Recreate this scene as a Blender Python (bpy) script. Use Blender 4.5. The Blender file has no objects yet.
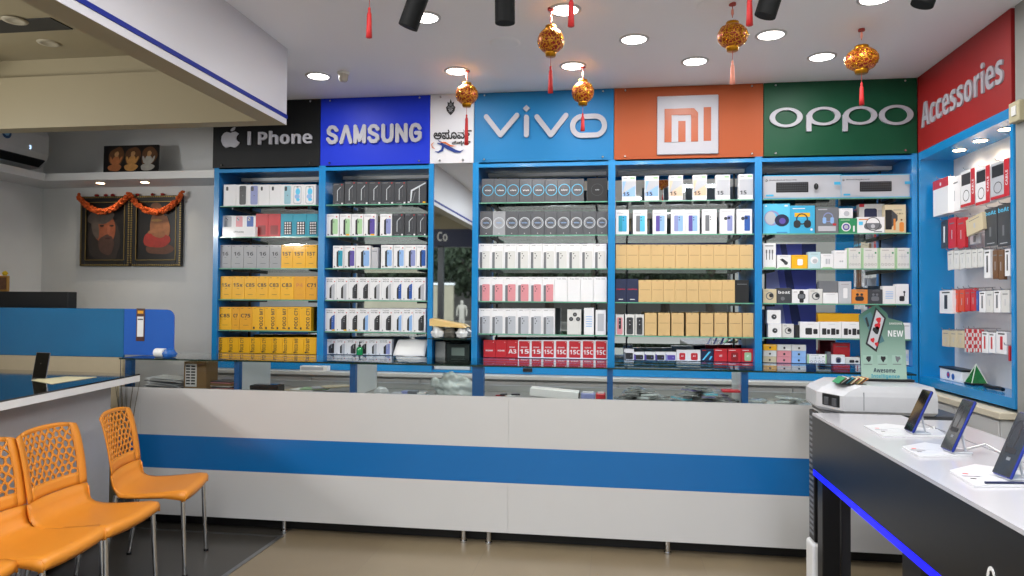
import bpy, bmesh, math, random
from mathutils import Vector, Matrix
random.seed(7)
SC = bpy.context.scene
COL = SC.collection
R = math.radians

# ------------------------------------------------------------ camera
CAM_H, F_PX = 1.45, 714.0
YAW, PITCH, ROLL = R(-8.27), R(1.17), R(0.433)
fw = Vector((math.sin(YAW)*math.cos(PITCH), math.cos(YAW)*math.cos(PITCH), math.sin(PITCH)))
rt = Vector((math.cos(YAW), -math.sin(YAW), 0)); up = rt.cross(fw)
rt2 = math.cos(ROLL)*rt + math.sin(ROLL)*up
up2 = -math.sin(ROLL)*rt + math.cos(ROLL)*up
cd = bpy.data.cameras.new('camera'); cam = bpy.data.objects.new('camera', cd); COL.objects.link(cam)
cd.sensor_width = 36; cd.lens = F_PX*36/1024; cd.clip_end = 200; cd.clip_start = .05
cam.matrix_world = Matrix(((rt2.x, up2.x, -fw.x, 0), (rt2.y, up2.y, -fw.y, 0), (rt2.z, up2.z, -fw.z, CAM_H), (0, 0, 0, 1)))
SC.camera = cam

# ------------------------------------------------------------ world, exposure
SC.view_settings.view_transform = 'Standard'; SC.view_settings.look = 'None'
SC.view_settings.gamma = 1; SC.view_settings.exposure = 0.06
SC.view_settings.use_curve_mapping = False
W = bpy.data.worlds.new('sky'); SC.world = W; W.use_nodes = True
bg = W.node_tree.nodes['Background']
bg.inputs[0].default_value = (.80, .90, 1.0, 1); bg.inputs[1].default_value = 3.6
sd = bpy.data.lights.new('sun', 'SUN'); sd.energy = 2.5; sd.angle = R(1.5); sd.color = (1, .96, .9)
so = bpy.data.objects.new('sun', sd); COL.objects.link(so); so.rotation_euler = (R(-38), R(8), 0)   # high sun over the street

def area_light(name, loc, size, power, color=(1, 1, 1), rot=(0, 0, 0), size_y=None, spread=180):
    d = bpy.data.lights.new(name, 'AREA'); d.energy = power; d.color = color
    d.shape = 'DISK' if size_y is None else 'RECTANGLE'
    d.size = size
    if size_y: d.size_y = size_y
    d.spread = R(spread)
    o = bpy.data.objects.new(name, d); COL.objects.link(o); o.location = loc; o.rotation_euler = rot
    return o
CEIL = 3.01
# recessed downlights burning in the main ceiling (ceiling positions)
DOWN = [(-2.045, 4.67), (-1.065, 4.68), (-.285, 4.67), (.497, 4.675), (1.275, 4.686),
        (.10, 4.24), (.881, 4.266), (-1.041, 3.77), (-.275, 3.765), (1.298, 3.82)]
DOWN_FILL = [(-1.04, 2.2), (.3, 2.2), (1.3, 2.2), (-1.04, .4), (.3, .4), (1.3, .4)]  # unseen downlights added for fill light from the viewer's end
FILL_TUBES = [(-4.82, 2.6, 2.28), (-4.82, .6, 2.28)]      # wall tubes added out of view to brighten the left half
for x, y, z in FILL_TUBES:
    area_light('tube_lamp', (x+.05, y, z), .05, 44, (1, .99, .97), rot=(0, R(-90), 0), size_y=1.15)
FILL_PANELS = [(-.9, 1.3), (1.0, 1.3), (-.9, -1.0), (1.0, -1.0)]     # square ceiling panels added out of view as soft fill light
for x, y in FILL_PANELS:
    area_light('panel_lamp', (x, y, CEIL-.016), .56, 34, (.97, .985, 1), size_y=.56)
for i, (x, y) in enumerate(DOWN + DOWN_FILL):
    area_light('downlight_lamp', (x, y, CEIL-.012), .12, 5.2 if i < len(DOWN) else 9.0, (1.0, .985, .96))

# ------------------------------------------------------------ materials
_M = {}
def lin(h):
    if isinstance(h, str):
        c = [int(h[i:i+2], 16)/255 for i in (0, 2, 4)]
    else: c = h
    return tuple(((v+.055)/1.055)**2.4 if v > .04045 else v/12.92 for v in c)
def mat(name, col='ffffff', rough=.5, metal=0., emit=0., noise=.04, scale=30., coat=0., bump=0., spec=.5, alpha=1.):
    if name in _M: return _M[name]
    m = bpy.data.materials.new(name); m.use_nodes = True; nt = m.node_tree
    b = nt.nodes['Principled BSDF']; c = lin(col)
    b.inputs['Roughness'].default_value = rough; b.inputs['Metallic'].default_value = metal
    b.inputs['Coat Weight'].default_value = coat; b.inputs['Specular IOR Level'].default_value = spec
    b.inputs['Coat Roughness'].default_value = .08
    tc = nt.nodes.new('ShaderNodeTexCoord'); n = nt.nodes.new('ShaderNodeTexNoise'); n.inputs['Scale'].default_value = scale
    nt.links.new(tc.outputs['Object'], n.inputs['Vector'])
    r = nt.nodes.new('ShaderNodeMix'); r.data_type = 'RGBA'
    r.inputs['A'].default_value = tuple(v*(1-noise) for v in c)+(1,); r.inputs['B'].default_value = tuple(min(1, v*(1+noise)) for v in c)+(1,)
    nt.links.new(n.outputs['Fac'], r.inputs['Factor']); nt.links.new(r.outputs['Result'], b.inputs['Base Color'])
    if emit:
        b.inputs['Emission Color'].default_value = c+(1,); b.inputs['Emission Strength'].default_value = emit
    if bump:
        bp = nt.nodes.new('ShaderNodeBump'); bp.inputs['Strength'].default_value = bump; bp.inputs['Distance'].default_value = .002
        nt.links.new(n.outputs['Fac'], bp.inputs['Height']); nt.links.new(bp.outputs['Normal'], b.inputs['Normal'])
    b.inputs['Alpha'].default_value = alpha
    _M[name] = m
    return m
def pane_mat(name, tint, refl=1.0, ior=1.5):
    """thin clear pane: tinted transparency with Fresnel reflection"""
    if name in _M: return _M[name]
    m = bpy.data.materials.new(name); m.use_nodes = True; nt = m.node_tree; nt.nodes.clear()
    o = nt.nodes.new('ShaderNodeOutputMaterial'); mx = nt.nodes.new('ShaderNodeMixShader')
    t = nt.nodes.new('ShaderNodeBsdfTransparent'); g = nt.nodes.new('ShaderNodeBsdfGlossy'); f = nt.nodes.new('ShaderNodeFresnel')
    t.inputs[0].default_value = lin(tint)+(1,); g.inputs['Roughness'].default_value = .01; f.inputs[0].default_value = ior
    g.inputs[0].default_value = (refl, refl, refl, 1)
    nt.links.new(f.outputs[0], mx.inputs[0]); nt.links.new(t.outputs[0], mx.inputs[1]); nt.links.new(g.outputs[0], mx.inputs[2])
    nt.links.new(mx.outputs[0], o.inputs[0]); _M[name] = m
    return m
def C_(h): return mat('plain_'+h, h, .4)
def gloss_card(name, col): return mat(name, col, .38, noise=.02, coat=.15)

GLASS = pane_mat('clear_glass', 'f8fcfa'); GLASS_TOP = pane_mat('counter_glass', 'f8fcfa', .9, 1.45)
PANE_FRONT = pane_mat('counter_front_pane', 'fdfefd', .3, 1.4)
PLASTIC = pane_mat('clear_plastic', 'e2e6e4', .9, 1.45)
GEDGE = mat('glass_edge_green', '6aa88e', .15, noise=.1)
GEDGE_D = mat('glass_edge_dark', '0f2a22', .15, noise=.1)
MIRROR = mat('mirror', 'd3d8da', .02, 1.0, noise=.01)
BLUE = mat('cabinet_blue_laminate', '1583c4', .25, coat=.4, noise=.05, scale=3)
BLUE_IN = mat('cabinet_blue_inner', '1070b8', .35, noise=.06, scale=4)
BLUE_BAND = mat('counter_band_blue', '0a66aa', .3, coat=.2, noise=.05, scale=3)
LAM = mat('white_laminate', 'c6c6c6', .3, coat=.25, noise=.02, scale=4)
WHITE = mat('white_paint', 'd9d9d8', .5, noise=.02)
WPAPER = mat('white_card', 'ececec', .45, noise=.02)
BLACK = mat('black_plastic', '0d0d0f', .4)
BLACKG = mat('black_gloss', '08090b', .06, coat=.5)
DGREY = mat('dark_grey_card', '4a4c50', .4)
CHROME = mat('chrome', 'c8c8c8', .15, 1.0, noise=.02)
GOLD = mat('gold_foil', 'd9a127', .25, 1.0, noise=.25, scale=60)
RED = mat('red_card', 'c41a25', .4)

# ------------------------------------------------------------ mesh building
_TC = {}
def sans_bold(s):
    o = ''
    for c in s:
        if c.isdigit() and c.isascii(): o += chr(0x1D7EC+int(c))
        elif 'A' <= c <= 'Z': o += chr(0x1D5D4+ord(c)-65)
        elif 'a' <= c <= 'z': o += chr(0x1D5EE+ord(c)-97)
        else: o += c
    return o
def text_geo(s, bold=0.0, ext=0.0, res=2):
    k = (s, bold, ext, res)
    if k in _TC: return _TC[k]
    c = bpy.data.curves.new('t', 'FONT'); c.body = sans_bold(s); c.size = 1; c.offset = bold if not s.isascii() else 0; c.extrude = ext; c.resolution_u = res
    o = bpy.data.objects.new('t', c); COL.objects.link(o)
    dg = bpy.context.evaluated_depsgraph_get(); me = bpy.data.meshes.new_from_object(o.evaluated_get(dg))
    vs = [v.co.copy() for v in me.vertices]; fs = [tuple(p.vertices) for p in me.polygons]
    bpy.data.objects.remove(o); bpy.data.curves.remove(c); bpy.data.meshes.remove(me)
    x0 = min(v.x for v in vs); x1 = max(v.x for v in vs); y0 = min(v.y for v in vs); y1 = max(v.y for v in vs)
    vs = [Vector((v.x-(x0+x1)/2, v.y-(y0+y1)/2, v.z)) for v in vs]
    _TC[k] = (vs, fs, x1-x0, y1-y0)
    return _TC[k]

class MB:
    def __init__(s): s.v = []; s.f = []; s.m = []; s.mats = []; s.sm = []
    def mi(s, m):
        if m not in s.mats: s.mats.append(m)
        return s.mats.index(m)
    def add(s, vs, fs, m, smooth=False, T=None):
        b = len(s.v); i = s.mi(m)
        for v in vs:
            v = Vector(v)
            s.v.append(T @ v if T is not None else v)
        for f in fs: s.f.append(tuple(b+k for k in f)); s.m.append(i); s.sm.append(smooth)
        return s
    def box(s, x0, x1, y0, y1, z0, z1, m, bev=0.0, T=None, fm=None):
        x0, x1 = min(x0, x1), max(x0, x1); y0, y1 = min(y0, y1), max(y0, y1); z0, z1 = min(z0, z1), max(z0, z1)
        bev = min(bev, (x1-x0)*.45, (y1-y0)*.45, (z1-z0)*.45)
        if bev <= 0:
            vs = [(x, y, z) for z in (z0, z1) for y in (y0, y1) for x in (x0, x1)]
            fs = [(0, 2, 3, 1), (4, 5, 7, 6), (0, 1, 5, 4), (2, 6, 7, 3), (0, 4, 6, 2), (1, 3, 7, 5)]  # bottom top front back left right
            for k, f in enumerate(fs):
                s.add([vs[i] for i in f], [(0, 1, 2, 3)], (fm or {}).get(('bottom', 'top', 'front', 'back', 'left', 'right')[k], m), T=T)
            return s
        bm = bmesh.new(); bmesh.ops.create_cube(bm, size=1)
        for v in bm.verts: v.co = Vector((x0+(v.co.x+.5)*(x1-x0), y0+(v.co.y+.5)*(y1-y0), z0+(v.co.z+.5)*(z1-z0)))
        bmesh.ops.bevel(bm, geom=bm.edges[:], offset=bev, segments=2 if bev > .004 else 1, affect='EDGES', profile=.5)
        s.bm(bm, m, T=T, smooth=False); bm.free()
        return s
    def bm(s, bm, m, T=None, smooth=False):
        bm.verts.ensure_lookup_table(); bm.verts.index_update()
        s.add([v.co.copy() for v in bm.verts], [tuple(v.index for v in f.verts) for f in bm.faces], m, smooth, T)
        return s
    def cyl(s, p0, p1, r0, m, r1=None, n=16, caps=True, smooth=True):
        p0, p1 = Vector(p0), Vector(p1); r1 = r0 if r1 is None else r1
        d = (p1-p0).normalized(); a = d.orthogonal().normalized(); b = d.cross(a)
        vs = [p0+(a*math.cos(2*math.pi*i/n)+b*math.sin(2*math.pi*i/n))*r0 for i in range(n)] + \
             [p1+(a*math.cos(2*math.pi*i/n)+b*math.sin(2*math.pi*i/n))*r1 for i in range(n)]
        s.add(vs, [(i, (i+1) % n, n+(i+1) % n, n+i) for i in range(n)], m, smooth)
        if caps: s.add(vs[:n], [tuple(reversed(range(n)))], m); s.add(vs[n:], [tuple(range(n))], m)
        return s
    def lathe(s, prof, c, m, n=24, T=None, ribs=0, ribamp=0):
        """prof: (r,z) list, about vertical axis through c"""
        vs = []; fs = []
        for r, z in prof:
            for i in range(n):
                a = 2*math.pi*i/n; rr = r*(1+(ribamp*math.cos(ribs*a) if ribs else 0))
                vs.append((c[0]+rr*math.cos(a), c[1]+rr*math.sin(a), c[2]+z))
        for k in range(len(prof)-1):
            for i in range(n): fs.append((k*n+i, k*n+(i+1) % n, (k+1)*n+(i+1) % n, (k+1)*n+i))
        s.add(vs, fs, m, True, T); return s
    def tube(s, pts, r, m, n=8):
        pts = [Vector(p) for p in pts]; vs = []; fs = []
        rs = r if isinstance(r, (list, tuple)) else [r]*len(pts)
        pa = None
        for k, p in enumerate(pts):
            d = (pts[min(k+1, len(pts)-1)]-pts[max(k-1, 0)]).normalized()
            a = d.orthogonal().normalized() if pa is None else (pa-d*pa.dot(d)).normalized()
            pa = a; b = d.cross(a)
            vs += [p+(a*math.cos(2*math.pi*i/n)+b*math.sin(2*math.pi*i/n))*rs[k] for i in range(n)]
        for k in range(len(pts)-1):
            for i in range(n): fs.append((k*n+i, k*n+(i+1) % n, (k+1)*n+(i+1) % n, (k+1)*n+i))
        s.add(vs, fs, m, True)
        s.add(vs[:n], [tuple(reversed(range(n)))], m); s.add(vs[-n:], [tuple(range(n))], m)
        return s
    def prism(s, poly, T, depth, m, side=None):
        """poly in local XY, extruded 0..depth along local Z, placed by T"""
        n = len(poly)
        s.add([(x, y, depth) for x, y in poly], [tuple(range(n))], m, T=T)
        s.add([(x, y, 0) for x, y in poly], [tuple(reversed(range(n)))], m, T=T)
        vs = [(x, y, 0) for x, y in poly]+[(x, y, depth) for x, y in poly]
        s.add(vs, [(i, (i+1) % n, n+(i+1) % n, n+i) for i in range(n)], side or m, T=T)
        return s
    def ring(s, u, v, rx, ry, t, T, m, z=0, n=28, depth=0, power=2.0):
        vs = []
        def se(a, A, B):
            c, q = math.cos(a), math.sin(a)
            return (math.copysign(abs(c)**(2/power), c)*A, math.copysign(abs(q)**(2/power), q)*B)
        for i in range(n):
            a = 2*math.pi*i/n; o = se(a, rx, ry); q = se(a, rx-t, ry-t)
            vs += [(u+o[0], v+o[1], z+depth), (u+q[0], v+q[1], z+depth)]
        s.add(vs, [(2*i, 2*((i+1) % n), 2*((i+1) % n)+1, 2*i+1) for i in range(n)], m, T=T)
        if depth:
            w = [Vector(q)-Vector((0, 0, depth)) for q in vs]
            s.add(vs+w, [(2*i, 2*n+2*i, 2*n+2*((i+1) % n), 2*((i+1) % n)) for i in range(n)]+[(2*i+1, 2*((i+1) % n)+1, 2*n+2*((i+1) % n)+1, 2*n+2*i+1) for i in range(n)], m, T=T)
        return s
    def disc(s, u, v, r, T, m, z=0, n=16, ry=None):
        ry = ry or r
        s.add([(u+r*math.cos(2*math.pi*i/n), v+ry*math.sin(2*math.pi*i/n), z) for i in range(n)], [tuple(range(n))], m, T=T); return s
    def text(s, t, u, v, h, T, m, z=0, rot=0, bold=.01, ext=0, width=None, stretch=None, res=2):
        vs, fs, w0, h0 = text_geo(t, bold, ext, res)
        k = h/h0; kx = k
        if width: kx = width/w0
        ca, sa = math.cos(rot), math.sin(rot)
        out = []
        for q in vs:
            x, y = q.x*kx, q.y*k
            out.append((u+x*ca-y*sa, v+x*sa+y*ca, z+q.z))
        s.add(out, fs, m, T=T); return s
    def build(s, name, parent=None, origin=None, smooth_angle=None):
        """vertices are world (or thing-local when parent has been given local geometry)"""
        o_ = Vector(origin) if origin is not None else Vector((0, 0, 0))
        me = bpy.data.meshes.new(name)
        me.from_pydata([tuple(v-o_) for v in s.v], [], s.f)
        for m in s.mats: me.materials.append(m)
        me.polygons.foreach_set('material_index', s.m)
        me.polygons.foreach_set('use_smooth', s.sm)
        me.update()
        o = bpy.data.objects.new(name, me); COL.objects.link(o)
        if parent is not None: o.parent = parent
        o.location = o_ if parent is None else (o_*0)
        return o
def tag(o, label=None, cat=None, group=None, kind=None):
    if label:
        o['label'] = label
        if not 4 <= len(label.split()) <= 16: print('LABEL LENGTH', len(label.split()), label)
    if cat: o['category'] = cat
    if group: o['group'] = group
    if kind: o['kind'] = kind
    return o
def thing(name, loc, label, cat, group=None, rz=0):
    o = bpy.data.objects.new(name, None); COL.objects.link(o); o.location = loc; o.rotation_euler = (0, 0, rz); o.empty_display_size = .05
    return tag(o, label, cat, group)
def part(name, mb, t):
    """mb in world coordinates, t an unrotated thing"""
    p = t; off = Vector((0, 0, 0))
    while p is not None: off += p.location; p = p.parent
    return mb.build(name, t, origin=off)
def lpart(name, mb, t):
    return mb.build(name, t)
def solo(name, mb, origin, label, cat, group=None):
    return tag(mb.build(name, None, origin), label, cat, group)
def struct(name, mb, origin=(0, 0, 0)):
    return tag(mb.build(name, None, origin), kind='structure')

# pixel ray of the photograph onto a real plane of the shop
def at(px, py, X=None, Y=None, Z=None):
    d = rt2*((px-512)/F_PX)+up2*((288-py)/F_PX)+fw
    t = Y/d.y if Y is not None else ((Z-CAM_H)/d.z if Z is not None else X/d.x)
    return Vector((0, 0, CAM_H))+d*t
def FT(x, y, z, rz=0):
    """frame whose local XY is a vertical plane facing -Y at (x,y,z); local +Z points to the viewer"""
    return Matrix.Translation((x, y, z)) @ Matrix.Rotation(rz, 4, 'Z') @ Matrix(((1, 0, 0, 0), (0, 0, -1, 0), (0, 1, 0, 0), (0, 0, 0, 1)))
def FL(x, y, z):
    """vertical plane facing -X; local +X runs towards -Y"""
    return FT(x, y, z, R(-90))

# ------------------------------------------------------------ room shell
def tile_mat():
    m = bpy.data.materials.new('beige_floor_tile'); m.use_nodes = True; nt = m.node_tree; b = nt.nodes['Principled BSDF']
    tc = nt.nodes.new('ShaderNodeTexCoord'); br = nt.nodes.new('ShaderNodeTexBrick'); br.offset = 0; br.inputs['Scale'].default_value = 1
    mp = nt.nodes.new('ShaderNodeMapping'); mp.inputs['Location'].default_value = (.13, .1, 0)
    br.inputs['Brick Width'].default_value = .62; br.inputs['Row Height'].default_value = .62; br.inputs['Mortar Size'].default_value = .0022
    br.inputs['Color1'].default_value = lin('887a62')+(1,); br.inputs['Color2'].default_value = lin('83745d')+(1,); br.inputs['Mortar'].default_value = lin('7d6f5c')+(1,)
    n = nt.nodes.new('ShaderNodeTexNoise'); n.inputs['Scale'].default_value = 5; mx = nt.nodes.new('ShaderNodeMix'); mx.data_type = 'RGBA'; mx.blend_type = 'MULTIPLY'
    cr = nt.nodes.new('ShaderNodeValToRGB'); cr.color_ramp.elements[0].color = (.82, .82, .82, 1)
    nt.links.new(tc.outputs['Object'], mp.inputs[0]); nt.links.new(mp.outputs[0], br.inputs[0]); nt.links.new(tc.outputs['Object'], n.inputs[0])
    nt.links.new(n.outputs[0], cr.inputs[0]); mx.inputs['Factor'].default_value = 1
    nt.links.new(br.outputs[0], mx.inputs['A']); nt.links.new(cr.outputs[0], mx.inputs['B']); nt.links.new(mx.outputs['Result'], b.inputs['Base Color'])
    b.inputs['Roughness'].default_value = .28
    return m
SXX = -2.018
CEILM = mat('ceiling_paint', 'ededf2', .6, noise=.02, scale=1.5)
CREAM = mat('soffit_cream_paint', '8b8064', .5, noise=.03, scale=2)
WALLM = mat('wall_grey_paint', 'dcdddd', .75, noise=.03, scale=8, bump=.15)
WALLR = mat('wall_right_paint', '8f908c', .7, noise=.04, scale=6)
DARKFLOOR = mat('dark_polished_tile', '3d3a35', .3, noise=.15, scale=6)
XL, XR, YB, YF = -4.96, 2.28, 5.57, -2.2
b = MB(); b.box(-2.03, XR, YF, YB, -.05, 0, tile_mat()); struct('floor', b)
b = MB(); b.box(XL, -2.03, YF, YB, -.05, 0.0, DARKFLOOR); struct('floor', b)
b = MB(); b.box(SXX, XR, YF, YB, CEIL, CEIL+.05, CEILM); b.box(XL, SXX, 4.144, YB, CEIL, CEIL+.05, CEILM); struct('ceiling', b)
b = MB(); b.box(XL, XR, YB, YB+.06, -.05, CEIL+.05, WALLM); struct('wall_back', b)
b = MB(); b.box(XL-.06, XL, YF, YB, -.05, CEIL+.05, WALLM); struct('wall_left', b)
b = MB(); b.box(2.045, 2.12, YF, 4.015, -.05, CEIL, WALLR)
b.box(2.12, XR+.06, 3.95, 4.015, -.05, CEIL, WALLR); b.box(XR, XR+.06, 4.015, YB, -.05, CEIL, WALLR); struct('wall_right', b)
# dropped soffit: cream tray over the left half with a white fascia and a blue stripe
SX, SY, SZ = -2.018, 4.144, 2.537
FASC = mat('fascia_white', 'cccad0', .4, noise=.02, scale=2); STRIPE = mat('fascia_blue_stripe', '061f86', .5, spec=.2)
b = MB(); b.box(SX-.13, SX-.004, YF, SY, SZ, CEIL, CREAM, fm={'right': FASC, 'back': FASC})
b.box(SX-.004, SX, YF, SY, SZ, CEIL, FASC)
struct('trim_1', b)
b = MB(); b.box(SX, SX+.006, YF, SY, SZ+.038, SZ+.060, STRIPE); struct('trim_2', b)
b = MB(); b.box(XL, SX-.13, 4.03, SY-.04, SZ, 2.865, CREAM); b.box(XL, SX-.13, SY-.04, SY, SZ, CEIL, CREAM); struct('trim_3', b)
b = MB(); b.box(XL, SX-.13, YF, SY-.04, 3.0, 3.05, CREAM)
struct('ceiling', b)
# shopfront behind the viewer: header, posts, open doorway to the street
NAVY = mat('header_navy', '101a40', .4)
YV = 5.212*2-YF
hz0, hz1 = at(450, 247, Y=YV).z, at(450, 229, Y=YV).z
b = MB(); b.box(XL, 2.12, YF-.1, YF, hz0, hz1, NAVY); b.box(XL, 2.12, YF-.1, YF, hz1, CEIL+.05, CREAM)
q = at(440, 236.5, Y=YV); b.text('s Co', q.x-.02, 0, .17, Matrix.Translation((0, YF+.006, q.z)) @ Matrix.Rotation(R(90), 4, 'X'), mat('header_letter', 'dddddd', .4), bold=.01, width=.32)
struct('trim_4', b)
b = MB()
for x in (XL, -3.2, 2.0): b.box(x, x+.1, YF-.1, YF, 0, 2.47, mat('steel_post', '55575a', .4, .6))
struct('trim_5', b)
# metal edge strips of the raised dark tiling
STEEL = mat('steel_strip', '9a9c9e', .3, .9)
b = MB(); b.box(-2.04, -2.015, 1.0, 4.18, 0, .006, STEEL); struct('trim_6', b)
b = MB(); b.box(-3.9, -2.04, 4.165, 4.18, 0, .004, STEEL); struct('trim_7', b)

# ------------------------------------------------------------ signs
def sign(px0, px1, z0, z1, col, name, label, Y=5.2):
    x0 = at(px0, 130, Y=Y).x; x1 = at(px1, 130, Y=Y).x
    t = thing(name, ((x0+x1)/2, Y, z0), label, 'sign', 'shop signs above the cabinets')
    b = MB(); b.box(x0+.002, x1-.002, Y, Y+.03, z0, z1, mat(name+'_'+col, col, .5, noise=.03, scale=3, spec=.3)); part('sign_board', b, t)
    for x in (x0+.08, x1-.08):
        for z in (z0+.02, z1-.02): s = MB(); s.cyl((x, Y, z), (x, Y-.012, z), .007, CHROME, n=10); part('screw', s, t)
    return t, x0, x1
ZS0, ZS1 = 2.49, 3.008
LET = mat('sign_letter_silver', 'a9a9b2', .5, noise=.02)
def wx(px, Y=5.19, py=130): return at(px, py, Y=Y).x
def wz(px, py, Y=5.19): return at(px, py, Y=Y).z
t, x0, x1 = sign(213, 320.4, ZS0, ZS1, '0c0e10', 'sign', 'black sign with white apple emblem and white lettering above cabinets')
T = FT(0, 5.198, 0)
b = MB(); b.text('l Phone', (wx(248)+wx(312))/2, wz(280, 137.5), wz(280, 131)-wz(280, 144.5), T, LET, bold=.022, ext=.015, width=wx(312)-wx(248), res=4)
part('lettering', b, t)
# apple emblem outline
cx, cz = (wx(221.5)+wx(240))/2, (wz(231, 147.5)+wz(231, 131.5))/2; aw = (wx(240)-wx(221.5))/2; ah = (wz(231, 131.5)-wz(231, 147.5))/2
ap = [(0, .80), (.25, .92), (.55, .95), (.85, .72), (.62, .42), (.58, .08), (.72, -.22), (.98, -.38), (.80, -.75), (.52, -1.0), (.28, -.98), (0, -.88),
      (-.28, -.98), (-.52, -1.0), (-.82, -.68), (-.99, -.15), (-.95, .42), (-.70, .82), (-.40, .95), (-.2, .90)]
b = MB(); b.prism([(cx+x*aw, cz+z*ah) for x, z in ap], T, .012, LET)
b.prism([(cx+.02*aw, cz+1.05*ah), (cx+.15*aw, cz+1.05*ah), (cx+.40*aw, cz+1.25*ah), (cx+.45*aw, cz+1.55*ah), (cx+.15*aw, cz+1.40*ah), (cx+.02*aw, cz+1.2*ah)], T, .012, LET)
part('emblem', b, t)
t, x0, x1 = sign(320.4, 430, ZS0, ZS1, '1030c4', 'sign', 'royal blue sign with bold white capitals beside black sign')
b = MB()
def stroke(b, pts, w, T, m, dep=.015, closed=False, z=0):
    """rounded thick polyline in plane coordinates"""
    pts = [Vector(p) for p in pts]
    n = len(pts)
    for i in range(n if closed else n-1):
        p, q = pts[i], pts[(i+1) % n]; d = (q-p).normalized(); nn = Vector((-d.y, d.x))*w
        b.prism([tuple(p-nn), tuple(q-nn), tuple(q+nn), tuple(p+nn)], T @ Matrix.Translation((0, 0, z)), dep+.0008*(i % 3), m)
    for i, p in enumerate(pts):
        b.prism([(p.x+w*math.cos(2*math.pi*k/14), p.y+w*math.sin(2*math.pi*k/14)) for k in range(14)], T @ Matrix.Translation((0, 0, z)), dep+.0024+.0004*(i % 2), m)
LT = {'S': [[(.92, .80), (.72, .97), (.5, 1), (.28, .96), (.10, .80), (.14, .62), (.35, .53), (.65, .45), (.88, .34), (.92, .18), (.72, .03), (.5, 0), (.28, .03), (.06, .22)]], 'A': [[(0, 0), (.46, 1), (.54, 1), (1, 0)]],
      'M': [[(.04, 0), (.04, 1), (.5, .1), (.96, 1), (.96, 0)]], 'U': [[(.06, 1), (.06, .28), (.2, .06), (.5, 0), (.8, .06), (.94, .28), (.94, 1)]], 'N': [[(.06, 0), (.06, 1), (.94, 0), (.94, 1)]],
      'G': [[(.9, .78), (.75, .95), (.5, 1), (.22, .93), (.06, .7), (.04, .5), (.06, .3), (.22, .07), (.5, 0), (.78, .07), (.93, .2), (.93, .48), (.55, .48)]]}
lz0, lz1 = wz(375, 141.5), wz(375, 126); X0_, X1_ = wx(326), wx(423); cell = (X1_-X0_)/7
for k, ch in enumerate('SAMSUNG'):
    wl = cell*.70; xl = X0_+cell*k+cell*.13
    for poly in LT[ch]: stroke(b, [(xl+u*wl, lz0+v*(lz1-lz0)) for u, v in poly], .0145, T, LET, .013)
part('lettering', b, t)
t, x0, x1 = sign(430, 474, ZS0, ZS1, 'd0d0d6', 'sign', 'narrow white sign with crest, black script and blue orange swoosh')
INK = mat('ink_black', '121214', .5); NB = mat('swoosh_blue', '15307c', .4); NO = mat('swoosh_orange', 'c86a3a', .4)
b = MB(); b.text('ಅಪೂವ೯', (wx(433)+wx(472))/2, wz(452, 134), wz(452, 129)-wz(452, 138.6), T, INK, bold=.02, ext=.004, width=wx(471)-wx(433), res=3)
b.text('ಮೊಬೈಲ್ಸ್', (wx(452)+wx(470.5))/2, wz(461, 143), .036, T, INK, bold=.01, ext=.004, width=wx(470.5)-wx(452), res=2)
part('lettering', b, t)
def swoosh(b, pts, wds, m, z=0):
    n = len(pts); L = []; Q = []
    for i in range(n):
        p = Vector(pts[i]); d = (Vector(pts[min(i+1, n-1)])-Vector(pts[max(i-1, 0)])).normalized(); q = Vector((-d.y, d.x))*wds[i]
        L.append((p+q)); Q.append((p-q))
    vs = [(v.x, v.y, z) for v in L]+[(v.x, v.y, z) for v in Q]
    b.add(vs, [(i, i+1, n+i+1, n+i) for i in range(n-1)], m, T=T)
def P(px, py): return (wx(px, py=py), wz(px, py))
b = MB()
swoosh(b, [P(434.5, 151), P(438, 152.2), P(442, 150), P(443, 146), P(441, 142), P(437.5, 140)], [.001, .006, .01, .01, .006, .001], NB, .004)
swoosh(b, [P(437, 143), P(442, 144.5), P(448, 147.5), P(455, 151), P(460, 151.8), P(463.5, 149.5)], [.002, .008, .014, .012, .006, .001], NB, .005)
swoosh(b, [P(440, 142), P(445, 142.5), P(450, 145.5), P(456.5, 146)], [.002, .006, .006, .001], NO, .006)
swoosh(b, [P(434, 142), P(431.5, 144.5), P(432.5, 147.5), P(435, 149)], [.001, .004, .004, .001], NO, .006)
# generic crest: layered petals and lobes
cxx, czz = P(450.5, 107)
GREYE = mat('crest_grey', '5d5f66', .5)
b.prism([(cxx+a*.033, czz+c*.055) for a, c in ((0, 1.15), (.3, .6), (.75, .75), (.7, .25), (1.1, 0), (.9, -.5), (.5, -.8), (0, -1.1), (-.5, -.8), (-.9, -.5), (-1.1, 0), (-.7, .25), (-.75, .75), (-.3, .6))], T, .003, INK)
for a, c, r in ((0, .35, .012), (-.45, 0, .009), (.45, 0, .009), (0, -.25, .013), (-.3, -.6, .006), (.3, -.6, .006)): b.disc(cxx+a*.033, czz+c*.055, r, T, GREYE, z=.005, n=10)
for k in range(5): b.disc(cxx+(-.4+.2*k)*.033, czz-.03+abs(k-2)*.006, .003, T, mat('crest_white', 'bbbbc2', .5), z=.006, n=8)
part('emblem', b, t)
t, x0, x1 = sign(474, 614, ZS0, ZS1, '1272ac', 'sign', 'sky blue sign with rounded white lowercase lettering')
b = MB(); sw = .0185
stroke(b, [P(486.5, 117), P(500.5, 135), P(517, 115.5)], sw, T, LET)
stroke(b, [P(526.5, 117.5), P(526.5, 135)], sw, T, LET)
q = P(526.5, 108.5); b.prism([(q[0]-.026, q[1]), (q[0], q[1]-.026), (q[0]+.026, q[1]), (q[0], q[1]+.026)], T, .015, LET)
stroke(b, [P(537, 117), P(551, 135), P(566, 115.5)], sw, T, LET)
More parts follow.
